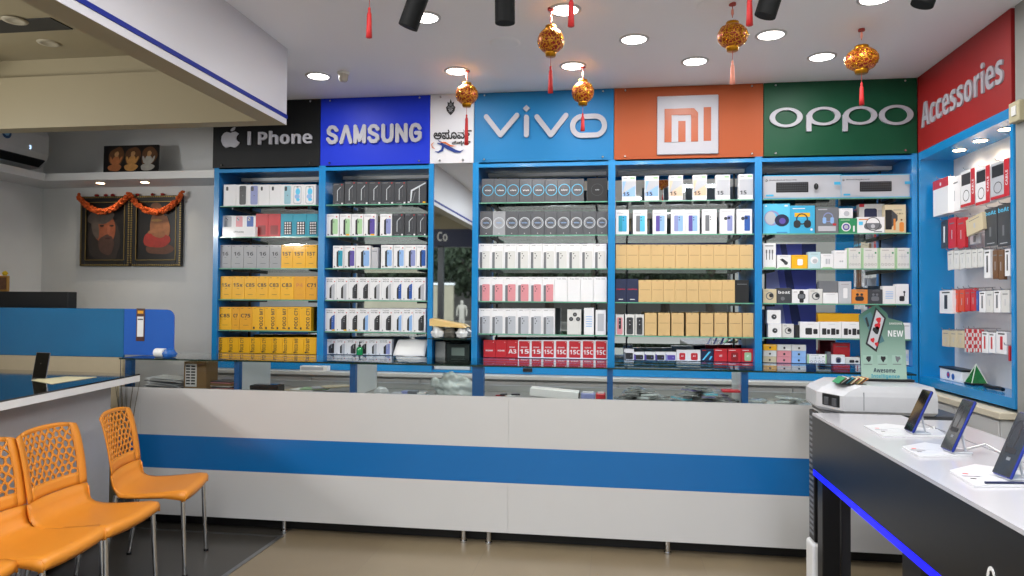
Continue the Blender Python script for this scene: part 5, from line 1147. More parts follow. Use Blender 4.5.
# ------------------------------------------------------------ right wall accessory cabinet
AX0, AX1 = 2.036, 2.262; AY0, AY1 = 4.02, 5.19
t = thing('accessory_cabinet', (AX0+.1, (AY0+AY1)/2, .92), 'blue wall cabinet with white pegboard under the red sign', 'display cabinet')
PEG = mat('pegboard_white', 'c9c9cc', .4)
b = MB(); b.box(AX0, AX1, AY0-.0+.0, AY0+.03, .92, ZS0, BLUE); part('side_panel', b, t)
b = MB(); b.box(AX0, AX1, AY1-.012, AY1, .92, ZS0, BLUE); part('side_panel', b, t)
b = MB(); b.box(AX0, AX1, AY0+.03, AY1-.012, 2.435, ZS0, BLUE); part('top_board', b, t)
b = MB(); b.box(AX0, AX1, AY0+.03, AY1-.012, .92, .975, BLUE); part('bottom_board', b, t)
b = MB(); b.box(AX1-.008, AX1, AY0+.03, AY1-.012, .975, 2.435, PEG); part('pegboard', b, t)
for i, (px, py) in enumerate(((955, 150), (977.5, 140.5), (1002, 129))):
    p = at(px, py, Z=2.434); p.x = 2.14
    t2 = thing('recessed_spotlight', (p.x, p.y, 2.434), 'warm recessed spot in accessory cabinet top, %s' % ('farthest', 'middle one', 'nearest')[i], 'light', 'accessory cabinet spots')
    b = MB(); b.cyl((p.x, p.y, 2.4348), (p.x, p.y, 2.431), .045, CHROME, n=24); part('bezel', b, t2)
    b = MB(); b.cyl((p.x, p.y, 2.431), (p.x, p.y, 2.429), .035, WARM, n=24); part('lamp', b, t2)
    area_light('cabinet_spot_lamp', (p.x, p.y, 2.425), .05, 1.0, (1, .82, .66), spread=140)
def pack(px0, px1, py0, py1, mats, label, depth=.03, X=2.13, stripe=None, art=None, hook=True, name='accessory_pack', group=None, tilt=0):
    ya, yb = at(px0, (py0+py1)/2, X=X).y, at(px1, (py0+py1)/2, X=X).y; ym = (ya+yb)/2; pm = (px0+px1)/2
    z1, z0 = at(pm, py0, X=X).z, at(pm, py1, X=X).z; w = ya-yb
    o_ = thing(name, (X, ym, z0), label, 'accessory pack', group) if hook else None
    base = mats[0]; b = MB()
    tt = Matrix.Translation((X, ym, (z0+z1)/2)) @ Matrix.Rotation(tilt, 4, 'X') @ Matrix.Translation((-X, -ym, -(z0+z1)/2))
    b.box(X, X+depth, yb+.002, ya-.002, z0, z1, base, .001, T=tt)
    T_ = tt @ FL(X, ym, z0)
    h = z1-z0
    if art: art(b, T_, w, h, mats)
    if hook:
        part('packet', b, o_)
        hb = MB(); hb.tube([(X-.025, ym, z1+.018), (X-.02, ym, z1+.006), (X+.0, ym, z1+.004), (AX1-.006, ym, z1+.008)], .0022, CHROME, 6); part('peg_hook', hb, o_)
        return o_
    return solo(name, b, (X, ym, z0), label, 'accessory pack', group)
def pr(b, T, x0, y0, x1, y1, m, z=.0006): b.add([(x0, y0, z), (x1, y0, z), (x1, y1, z), (x0, y1, z)], [(0, 1, 2, 3)], m, T=T)
def art_top(b, T, w, h, ms): pr(b, T, -w/2, h*.75, w/2, h, ms[1]); b.disc(0, h*.86, .012, T, ms[0], z=.001)
def art_side(b, T, w, h, ms):
    pr(b, T, w*.22, 0, w/2, h, ms[1]); pr(b, T, -w/2, 0, w*.22, h*.08, ms[1]); pr(b, T, -w*.42, h*.6, w*.2, h*.92, C['ink'])
    b.ring(-w*.1, h*.3, w*.22, h*.16, .005, T, C['ink'], z=.0009); b.text('CABLE', w*.36, h*.5, w*.12, T, C['white'], z=.001, rot=R(90), width=h*.4)
def art_bag(b, T, w, h, ms): b.text('boAt', 0, h*.87, h*.11, T, C['bcyan'], z=.001, width=w*.85, bold=.03); pr(b, T, -w*.1, h*.25, w*.05, h*.5, C['mid']); pr(b, T, -w*.3, h*.06, w*.3, h*.08, C['lgrey'])
def art_text(b, T, w, h, ms): pr(b, T, -w*.12, h*.2, w*.12, h*.8, ms[1]); pr(b, T, -w*.3, h*.88, w*.3, h*.94, C['ink'])
def art_none(b, T, w, h, ms): pr(b, T, -w*.3, h*.8, w*.3, h*.84, C['mid']); pr(b, T, -w*.05, h*.3, w*.05, h*.6, C['lgrey'])
def art_check(b, T, w, h, ms):
    for j in range(6):
        for i in range(3):
            if (i+j) % 2 == 0: pr(b, T, -w/2+w*i/3, h*j/6, -w/2+w*(i+1)/3, h*(j+1)/6, ms[1])
GA = 'accessory packs on pegboard, %s row'
pack(933, 948.5, 179, 215, (C['white'], C['red']), 'white box with red top, farthest in the top pegboard row', .07, X=2.10, art=art_top, group=GA % 'top')
pack(949, 960, 177, 211.5, (C['white'], C['red']), 'white box with thin red base, second farthest in top row', .05, art=art_none, group=GA % 'top')
pack(960.5, 975, 170, 206, (C['white'], C['red']), 'white cable pack with red side, right of plain white box', .04, art=art_side, group=GA % 'top')
pack(975.5, 990, 167, 204, (C['white'], C['red']), 'white cable pack with red side, middle of top pegboard row', .04, art=art_side, group=GA % 'top')
pack(990.5, 1009.5, 161, 198, (C['lgrey'], C['red']), 'silver cable pack with broad red side, nearest in top row', .04, art=art_side, group=GA % 'top')
pack(941, 947.6, 221, 248, (C['dark'], C['white']), 'small black and white pack, farthest in second pegboard row', .02, art=art_text, group=GA % 'second')
pack(948, 956, 218, 248, (C['red'], C['white']), 'narrow red pack, farther one of two in second row', .02, art=art_none, group=GA % 'second')
pack(957, 965, 218, 248, (C['red'], C['white']), 'narrow red pack, nearer one of two in second row', .02, art=art_none, group=GA % 'second')
pack(966, 983, 216, 233, (C['beige'], C['red']), 'tilted cream pack beside the two narrow red packs', .02, art=art_none, group=GA % 'second', tilt=R(-8), X=2.11)
pack(969, 980, 234, 244, (C['lgrey'], C['mid']), 'small clear packet hanging under tilted cream pack', .01, X=2.16, art=art_text, group=GA % 'second')
pack(984.5, 997, 208, 246, (C['dark'], C['mid']), 'dark pouch with light blue word, farther of the pair', .015, art=art_bag, group=GA % 'second')
pack(997.5, 1010, 204, 246, (C['dark'], C['mid']), 'dark pouch with light blue word, nearer of the pair', .015, art=art_bag, group=GA % 'second')
for k, px in enumerate((947.5, 953.6, 959.6, 965.6, 971.6, 977.6)): pack(px, px+5.6, 251-.4*k, 270-.6*k, (C['off'], C['mid']), 'small white packet, %s from far end of third pegboard row' % ORD[k], .012, art=art_none, group=GA % 'third', tilt=R(random.uniform(-6, 6)))
pack(984, 990.5, 250, 278, (C['white'], C['ink']), 'tall thin white pack beside the brown packs', .02, art=art_text, group=GA % 'third')
pack(992.5, 997.8, 250, 279, (C['brown'], C['ink']), 'tall brown pack, farther one of the brown pair', .02, art=art_none, group=GA % 'third')
pack(998.2, 1003.6, 250, 279.5, (C['brown'], C['ink']), 'tall brown pack, nearer one of the brown pair', .02, art=art_none, group=GA % 'third')
pack(1004.6, 1010, 249, 276, (C['white'], C['ink']), 'white pack with dark bar, nearest in third row', .02, art=art_text, group=GA % 'third')
pack(939.5, 952.5, 290.5, 313.5, (C['white'], C['ink']), 'white box with black device, farthest in fourth pegboard row', .05, X=2.11, art=art_text, group=GA % 'fourth')
OR = card('vermilion', 'd2431f')
for k, px in enumerate((953.5, 959.2, 964.9, 970.5)): pack(px, px+5.2, 290-.5*k, 312-.4*k, (OR if k < 2 else C['red'], C['white']), '%s pack, %s from the far end of fourth-row reds' % ('orange' if k < 2 else 'red', ORD[k]), .02, art=art_none, group=GA % 'fourth', tilt=R(4-2*k))
pack(976, 978.3, 291, 311, (C['blue'], C['white']), 'thin blue pack after the red packs in fourth row', .02, art=art_none, group=GA % 'fourth')
for k, (p0, p1) in enumerate(((979, 985.5), (986, 993), (993.5, 1000.5), (1001, 1009.5))): pack(p0, p1, 291.5-.5*k, 312.5, (C['white'] if k % 2 == 0 else C['off'], C['mid']), 'white pack, %s after thin blue one in fourth row' % ORD[k], .02, art=(art_text, art_none)[k % 2], group=GA % 'fourth')
pack(942, 949.5, 330.5, 346.5, (C['beige'], C['mid']), 'beige box, farthest in the fifth pegboard row', .03, art=art_none, group=GA % 'fifth')
pack(950, 956.8, 331, 347, (C['beige'], C['mid']), 'beige box, second farthest in fifth pegboard row', .03, art=art_none, group=GA % 'fifth')
pack(957, 964, 331, 348, (C['beige'], C['mid']), 'beige box beside the red checked packs in fifth row', .03, art=art_none, group=GA % 'fifth')
for k, px in enumerate((964.8, 970.3, 975.8)): pack(px, px+5.1, 329+.2*k, 352, (C['red'], C['off']), 'red checked pack, %s from far end of fifth row reds' % ORD[k], .02, art=art_check, group=GA % 'fifth')
pack(981.5, 988, 332, 353, (C['white'], C['red']), 'white pack right after red checked packs in fifth row', .02, art=art_text, group=GA % 'fifth')
pack(988.4, 995, 333, 353, (C['white'], C['red']), 'white pack, second after red checked packs in fifth row', .02, art=art_text, group=GA % 'fifth')
pack(996, 1007, 332, 354, (C['white'], C['red']), 'broad white pack nearest in the fifth row', .02, art=art_text, group=GA % 'fifth')
pack(1008, 1010.2, 346, 361, (C['red'], C['off']), 'tiny red strip pack low at the near end', .01, art=None, group=GA % 'fifth')
# on the bottom board
ZB = .9755
def bot(px, py): p = at(px, py, Z=ZB); return p
p = bot(951, 382); t2 = thing('accessory_box', (2.12, p.y, ZB), 'white box with black lid and blue logo on cabinet floor', 'box')
b = MB(); ya, yb = at(940, 380, X=2.10).y, at(962, 384, X=2.10).y; b.box(2.10, 2.18, yb, ya, ZB, 1.045, C['white'], .002)
Tm = FL(2.0995, (ya+yb)/2, ZB); b.disc(-.03, .035, .022, Tm, C['blue'], z=.0008); b.disc(-.03, .037, .012, Tm, C['red'], z=.0014); b.disc(.035, .03, .02, Tm, C['blue'], z=.0008); part('box_body', b, t2)
b = MB(); b.box(2.095, 2.185, yb-.006, ya+.006, 1.046, 1.058, C['black'], .002); part('lid', b, t2)
ya, yb = at(963.5, 385, X=2.13).y, at(982, 388, X=2.13).y; ym = (ya+yb)/2; zt = ZB+.125; w = .047
t2 = thing('pyramid_clock', (2.15, ym, ZB), 'green glass pyramid ornament with black base on cabinet floor', 'ornament')
b = MB(); b.box(2.15-w, 2.15+w, ym-w, ym+w, ZB, ZB+.014, BLACK, .003); part('base', b, t2)
b = MB(); w2 = w*.92; vs = [(2.15-w2, ym-w2, ZB+.014), (2.15+w2, ym-w2, ZB+.014), (2.15+w2, ym+w2, ZB+.014), (2.15-w2, ym+w2, ZB+.014), (2.15, ym, zt)]
b.add(vs, [(0, 1, 4), (1, 2, 4), (2, 3, 4), (3, 0, 4), (3, 2, 1, 0)], mat('pyramid_green', '1c6a34', .1, coat=.8, noise=.4, scale=30)); part('pyramid', b, t2)
b = MB()
for i in range(4): b.cyl(vs[i], vs[4], .0025, mat('pyramid_edge', 'd0d8cc', .2), n=6)
part('edge_trim', b, t2)
ya, yb = at(987, 388, X=2.13).y, at(1003, 390, X=2.13).y
b = MB(); b.tube([(2.12, ya, ZB+.012), (2.11, ya-.04, ZB+.016), (2.12, (ya+yb)/2, ZB+.012), (2.13, yb+.03, ZB+.016), (2.13, yb, ZB+.012)], .011, BLACK, 10); solo('black_cable', b, (2.12, ya, ZB), 'coiled black strap on the accessory cabinet floor', 'cable')
# base cabinet below it
t2 = thing('base_cabinet', (2.15, 4.7, 0), 'cream-edged white base cabinet below the accessory cabinet', 'cabinet')
b = MB(); b.box(1.985, AX1, 4.05, 5.08, .02, .86, LAM); part('body', b, t2)
b = MB(); b.box(1.965, AX1, 4.03, 5.09, .862, .90, mat('cream_edge', 'd2c9b4', .45), .004); part('worktop', b, t2)
b = MB(); b.box(1.975, 1.984, 4.06, 4.55, .06, .85, LAM, .002); part('door', b, t2)
b = MB(); b.box(1.975, 1.984, 4.56, 5.07, .06, .85, LAM, .002); part('door', b, t2)
# switch box on the right wall
p = at(1019.5, 111, X=2.04); t2 = thing('switch_box', (2.04, p.y, p.z), 'small cream switch box on wall near red sign corner', 'switch')
b = MB(); b.box(2.005, 2.044, p.y-.06, p.y+.035, p.z-.06, p.z+.045, mat('switch_cream', 'b3ab8c', .5), .005); part('housing', b, t2)
b = MB(); b.box(1.999, 2.006, p.y-.04, p.y-.0, p.z-.03, p.z+.02, WHITE, .002); part('rocker', b, t2)

# ------------------------------------------------------------ right display table
TX0, TX1, TX2 = .905, 1.295, 1.455; TY0, TY1 = .7, 3.49; TZ = .95
TW = mat('table_top_white', 'b2b1b6', .22, coat=.3, noise=.01); TB = mat('table_black', '0b0c0e', .35, spec=.35, noise=.1, scale=3)
t = thing('display_table', ((TX0+TX2)/2, 2.1, 0), 'white-topped demo table with black sides and blue light strip at right', 'table')
b = MB(); b.box(TX0, TX1-.004, TY0, TY1, TZ-.012, TZ, TW); b.box(TX1+.004, TX2, TY0, TY1-.12, TZ-.012, TZ, TW); part('table_top', b, t)
b = MB(); b.box(TX1-.004, TX1+.004, TY0, TY1-.12, TZ-.02, TZ-.008, C['mid']); part('cable_groove', b, t)
b = MB(); b.box(TX0, TX0+.018, TY0, TY1, .695, TZ-.0121, TB); b.box(TX0+.018, TX2-.06, TY1-.018, TY1, .695, TZ-.0121, TB); b.box(TX2-.018, TX2, TY0, TY1-.12, .695, TZ-.0121, TB); part('apron', b, t)
b = MB(); b.text('Y', -1.93, .70+.08, .09, FL(TX0-.0006, 0, 0), WHITE, bold=.02); 
b.v = []; b.f = []; b.m = []; b.sm = []
b.ring(-at(992, 570, X=TX0).y, at(992, 570, X=TX0).z-.028, .021, .036, .009, FL(TX0-.0008, 0, 0), WHITE, z=0, depth=.002); part('lettering', b, t)
b = MB(); b.box(TX0-.002, TX0+.03, TY0, TY1-.02, .668, .694, mat('led_blue', '0205e6', .4, emit=1.2)); part('light_strip', b, t)
b = MB(); b.box(TX0+.031, TX2-.06, TY0, TY1-.04, .665, .694, TB); part('underside_board', b, t)
for (xa, ya_) in ((TX0+.012, TY1-.10),): 
    b = MB(); b.box(xa, xa+.075, ya_-.02, ya_+.06, 0, .664, TB, .003); part('leg', b, t)
b = MB(); b.box(TX0+.10, TX0+.14, TY1-.09, TY1-.03, 0, .664, mat('leg_dark', '232427', .4)); part('leg', b, t)
b = MB(); b.box(TX2-.14, TX2-.06, TY1-.22, TY1-.14, 0, .664, TB, .003); part('leg', b, t)
b = MB(); b.box(TX0+.02, TX0+.095, TY0+.05, TY0+.13, 0, .664, TB, .003); part('leg', b, t)
b = MB(); b.box(TX2-.14, TX2-.06, TY0+.05, TY0+.13, 0, .664, TB, .003); part('leg', b, t)
area_light('table_strip_glow', (TX0+.014, 2.1, .664), .02, 1.0, (.05, .1, 1), size_y=2.6)
# cards
def tcard(pts, label, pen=False):
    vs = [at(px, py, Z=TZ+.001) for px, py in pts]; n = len(vs); b = MB()
    b.prism([(v.x, v.y) for v in vs], Matrix.Translation((0, 0, TZ+.0005)), .007, mat('acrylic_white', 'd8d8dc', .25, coat=.4))
    c = sum((v for v in vs), Vector())/n
    for k in range(3):
        v = vs[0].lerp(vs[1], .25+.22*k).lerp(c, .25); b.box(v.x-.006-.012*(k == 1), v.x+.008+.02*(k == 1), v.y-.004, v.y+.004, TZ+.0075, TZ+.0083, (C['red'], C['mid'], C['ink'])[k])
        b.box(v.x+.02, v.x+.09, v.y-.001, v.y+.001, TZ+.0075, TZ+.0082, C['lgrey'])
    return solo('info_card', b, (c.x, c.y, TZ), label, 'card', 'info plates on the demo table')
def order(p): return p
tcard([(864, 427), (882, 437), (946, 437), (938, 431), (886, 425)], 'white info plate under the farthest display phone')
tcard([(902, 448), (919, 457.5), (972, 456), (962, 450), (925, 444)], 'white info plate under the middle display phone')
tcard([(950, 472), (974, 487.5), (1040, 487), (1030, 474), (975, 466)], 'white info plate with dark stylus under the nearest display phone')
b = MB(); p0, p1 = at(985, 482.5, Z=TZ+.011), at(1040, 483, Z=TZ+.011); b.cyl(p0, p1, .0035, C['navy'], n=10); solo('stylus', b, (p0.x, p0.y, TZ+.01), 'dark thin stylus lying on the nearest info plate', 'stylus')
PBL = mat('phone_blue', '1c2f86', .25, .5); SCR = mat('phone_screen', '0c0f14', .05, coat=1.0); SCR2 = mat('phone_back_grey', '34363a', .08, coat=1.0, noise=.1, scale=10)
def phone(px, py, rz, hgt, face, label, wd=.082):
    p = at(px, py, Z=TZ+.008)
    t = thing('display_phone', (p.x, p.y, TZ+.0079), label, 'phone', 'phones on stands on the demo table', rz=rz)
    Tm = Matrix.Translation((0, 0, .006)) @ Matrix.Rotation(R(-24), 4, 'X')
    b = MB(); b.box(-wd/2, wd/2, -.005, .006, 0, hgt, PBL, .004, T=Tm); pb = lpart('phone_body', b, t)
    b = MB(); b.box(-wd/2+.003, wd/2-.003, -.0062, -.0051, .003, hgt-.003, face, .0, T=Tm)
    if face is SCR2:
        F2 = Tm @ FT(0, -.0063, 0)
        b.ring(-.01, hgt*.62, .018, .05, .003, F2, C['ink'], z=.0004); pr(b, F2, -.022, hgt*.36, .02, hgt*.44, C['ink']); b.disc(.022, hgt*.9, .008, F2, C['ink'], z=.0004); pr(b, F2, -.004, hgt*.25, .012, hgt*.3, C['mid'])
    lpart('screen', b, pb)
    b = MB(); b.box(-.028, .028, .0, .07, 0, .006, mat('stand_clear', 'b8bcc4', .15, coat=.6), .002); b.tube([(0, .06, .005), (0, .05, .05), (0, .045, .09)], .004, mat('stand_clear', 'b8bcc4', .15), 8); lpart('stand', b, t)
phone(909, 433, R(-88), .175, SCR, 'farthest display phone on white table, dark screen blue edge', .074)
phone(947, 452, R(-86), .185, SCR2, 'middle display phone on white table, reflective grey face blue edge', .074)
phone(1002, 478.5, R(-82), .195, SCR2, 'nearest display phone on white table, cut by right edge', .078)
b = MB(); b.tube([at(918, 434, Z=TZ+.004), at(935, 433, Z=TZ+.004), at(934, 427, Z=TZ+.004), at(925, 430, Z=TZ+.004), at(940, 436, Z=TZ+.004)], .003, WPAPER, 8)
solo('charging_cable', b, at(930, 430, Z=TZ), 'white coiled charging cable behind farthest display phone', 'cable')
b = MB(); b.tube([at(962, 450, Z=TZ+.004), at(985, 444, Z=TZ+.004), at(1000, 452, Z=TZ+.004), at(1018, 452, Z=TZ+.004)], .003, WPAPER, 8)
solo('charging_cable', b, at(990, 448, Z=TZ), 'white charging cable running between middle and nearest display phone', 'cable')

# ------------------------------------------------------------ slotted stand, white machine and standee beyond the table
t = thing('slotted_panel', (.925, 3.54, 0), 'narrow black slotted upright with white foot behind the demo table corner', 'stand')
b = MB(); b.box(.915, .934, 3.495, 3.585, .35, .955, BLACK, .003); part('upright', b, t)
for k in range(22):
    b = MB(); b.box(.9125, .9155, 3.505, 3.575, .38+k*.0255, .391+k*.0255, C['mid']); part('slot', b, t)
b = MB(); b.box(.903, .94, 3.485, 3.60, .0, .345, WHITE, .012); part('lower_cover', b, t)
t = thing('printer_stand', (1.35, 3.78, 0), 'low dark stand under the bulky white machine', 'stand')
b = MB(); b.box(1.03, 1.62, 3.62, 3.98, .908, .93, C['dark'], .003); part('top', b, t)
b = MB(); b.box(1.46, 1.60, 3.70, 3.94, 0.013, .9075, C['dark'], .003); part('column', b, t)
b = MB(); b.box(1.40, 1.62, 3.64, 3.98, 0, .012, C['dark'], .003); part('foot_plate', b, t)
MW = mat('machine_white', 'c3c4c8', .3, coat=.3)
t = thing('desktop_printer', (1.3, 3.85, .931), 'bulky white machine with dark window, holding rows of cards', 'printer')
z0 = .9305; zt = 1.066; mx1 = at(938, 400, Y=3.60).x; my0 = 3.60
def loft(b, rings, m):
    n = len(rings[0]); vs = [v for r_ in rings for v in r_]
    b.add(vs, [(k*n+i, k*n+(i+1) % n, (k+1)*n+(i+1) % n, (k+1)*n+i) for k in range(len(rings)-1) for i in range(n)], m)
    b.add(rings[0], [tuple(reversed(range(n)))], m); b.add(rings[-1], [tuple(range(n))], m)
def rg(ins, z, cut): return [(1.00+ins+cut, 3.78+cut*.2, z), (1.075+ins+cut, my0+ins, z), (mx1-ins, my0+ins, z), (mx1-ins, 4.02-ins, z), (1.01+ins+cut, 4.02-ins, z)]
b = MB(); loft(b, [rg(.012, z0, .0), rg(0, z0+.015, 0), rg(0, zt-.05, 0), rg(.004, zt-.03, .02), rg(.012, zt, .075)], MW); part('shell', b, t)
b = MB(); b.box(1.165, 1.168, my0-.001, my0+.003, z0+.02, zt-.03, C['mid']); part('seam', b, t)
fa = Vector((1.00, 3.78, 0)); fb = Vector((1.075, my0, 0)); dd = (fb-fa).normalized(); ang = math.atan2(dd.y, dd.x)
Tw = Matrix.Translation((fa+(fb-fa)*.55)+Vector((0, 0, .985))) @ Matrix.Rotation(ang, 4, 'Z')
b = MB(); b.box(-.062, .062, -.004, .004, -.028, .030, BLACK, .006, T=Tw); b.box(-.045, -.012, -.007, -.003, -.024, .014, DGREY, .003, T=Tw); b.box(.012, .045, -.007, -.003, -.024, .014, DGREY, .003, T=Tw); part('window', b, t)
cc = [C['green'], C['brown'], WPAPER, C['black'], C['teal'], C['dark'], C['beige'], C['dred'], C['lgreen'], C['tan'], C['ink'], C['orange']]
b = MB(); b.box(1.085, 1.20, 3.66, 3.80, zt-.001, zt+.0015, BLACK); part('card_slot', b, t)
for k in range(12):
    x = 1.085+k*.0100; b = MB(); Tm = Matrix.Translation((x, 3.72+.006*(k % 3), zt+.014)) @ Matrix.Rotation(R(48+3*(k % 3)), 4, 'Y')
    b.box(-.0012, .0012, -.05, .05, -.018, .026, cc[k], T=Tm)
    solo('card', b, (x, 3.72, zt), 'slanted card in the white machine, %s from left' % ORD[k], 'card', 'cards standing in the white machine')
p = at(886, 384, Y=3.86); sx = p.x
t = thing('advertising_standee', (sx, 3.86, zt), 'green promotional standee reading NEW on the white machine', 'standee')
SYY = 3.86
def SP(px, py): q = at(px, py, Y=SYY); return (q.x, q.z)
zb = zt+.0125
lx, rx = SP(861, 380)[0], SP(906.5, 380)[0]
def GM():
    m = bpy.data.materials.new('standee_print'); m.use_nodes = True; nt = m.node_tree; bb_ = nt.nodes['Principled BSDF']; bb_.inputs['Roughness'].default_value = .35
    tc = nt.nodes.new('ShaderNodeTexCoord'); sp = nt.nodes.new('ShaderNodeSeparateXYZ'); cr = nt.nodes.new('ShaderNodeValToRGB'); mr = nt.nodes.new('ShaderNodeMapRange')
    mr.inputs['From Min'].default_value = 0; mr.inputs['From Max'].default_value = .37
    cr.color_ramp.elements[0].color = lin('a9c6b8')+(1,); cr.color_ramp.elements[1].color = lin('2f5e50')+(1,)
    nt.links.new(tc.outputs['Object'], sp.inputs[0]); nt.links.new(sp.outputs['Z'], mr.inputs[0]); nt.links.new(mr.outputs[0], cr.inputs[0]); nt.links.new(cr.outputs[0], bb_.inputs['Base Color'])
    return m
pl = [(lx, zb), (rx, zb), (SP(904, 330)[0], SP(904, 326)[1]), SP(902, 321.5), (SP(888, 318)[0], SP(888, 318)[1]), SP(886.5, 313), SP(877, 305), SP(872, 306.5), SP(858.5, 315), SP(859, 322)]
b = MB(); b.prism(pl, FT(0, SYY, 0), .006, GM(), side=BLACK); part('board', b, t)
b = MB(); b.box(lx-.02, rx+.03, SYY-.03, SYY+.03, zt+.0005, zt+.012, BLACK, .004); part('foot', b, t)
b = MB(); FP = FT(0, SYY-.0062, 0); K = .0008
def sq4(pp, m, z=K): b.add([SP(*q)+(z,) for q in pp], [tuple(range(len(pp)))], m, T=FP)
sq4([(862, 317), (870, 312), (884, 341), (876, 345)][::-1], mat('print_bluegreen', '49727a', .4)); sq4([(864.5, 318), (866.5, 317), (869, 326), (867, 327)][::-1], C['ink'], 2*K)
sq4([(875, 307), (885.5, 318), (876, 352), (865, 344)][::-1], C['ink'], 2*K); sq4([(876, 310), (883.5, 318.5), (875, 349), (867, 343)][::-1], C['lgrey'], 3*K)
for (u, v, r_, m) in ((878, 320, .012, C['red']), (877, 326, .014, C['red']), (875.5, 330, .016, C['ink']), (872, 340, .010, C['red']), (876, 344, .009, C['red'])): 
    cx_, cz_ = SP(u, v); blob(b, FP, cx_, cz_, r_, r_*1.2, m, 4*K, n=10, wob=.2)
cx_, cz_ = SP(895, 333.5); b.text('NEW', cx_, cz_, .031, FP, C['white'], z=K, bold=.005, width=.072)
cx_, cz_ = SP(895, 323.5); b.text('SAMSUNG', cx_, cz_, .010, FP, C['off'], z=K, width=.06)
for u in (867.5, 882, 896.5):
    cx_, cz_ = SP(u, 359); b.add([(cx_-.024, cz_-.02, K), (cx_+.024, cz_-.02, K), (cx_+.024, cz_+.02, K), (cx_-.024, cz_+.02, K)], [(0, 1, 2, 3)], mat('icon_tile', '9ab8ac', .4), T=FP)
    blob(b, FP, cx_+.003, cz_+.002, .012, .015, C['ink'] if u != 896.5 else C['mid'], 2*K, n=8, wob=.25); pr(b, FP, cx_-.02, cz_-.028, cx_+.02, cz_-.025, C['mid'], K)
cx_, cz_ = SP(884, 370.3); b.text('Awesome', cx_, cz_, .022, FP, C['navy'], z=K, width=.105, bold=.03)
cx_, cz_ = SP(885, 376.5); b.text('Intelligence', cx_, cz_, .024, FP, C['teal'], z=K, width=.135, bold=.03); pr(b, FP, cx_-.06, cz_-.021, cx_+.06, cz_-.018, C['dark'], K)
part('print', b, t)

# ------------------------------------------------------------ orange chairs
ORG = mat('chair_orange_plastic', 'de8c2a', .42, noise=.05, scale=6)
prof = [(.198, .397), (.214, .410), (.219, .432), (.210, .446), (.175, .450), (.09, .443), (.0, .437), (-.08, .437), (-.13, .444), (-.165, .462), (-.184, .495), (-.192, .54)]
bprof = [(-.192, .54), (-.197, .58), (-.203, .62), (-.211, .67), (-.221, .72), (-.233, .77), (-.246, .82), (-.255, .852)]
def hwid(z, x):           # half width along the profile
    if x > -.14 and z < .47: return .214-.02*max(0, (.1-x))
    return .205
def bpt(u, v):            # back surface, u -1..1, v 0..1
    s = v*(len(bprof)-1); i = min(int(s), len(bprof)-2); f = s-i
    x = bprof[i][0]*(1-f)+bprof[i+1][0]*f; z = bprof[i][1]*(1-f)+bprof[i+1][1]*f
    w = .200+.006*math.sin(v*3)
    topdrop = .022*(abs(u)**3)*max(0, (v-.75)/.25)
    return Vector((x+.030*u*u, u*w, z-topdrop))
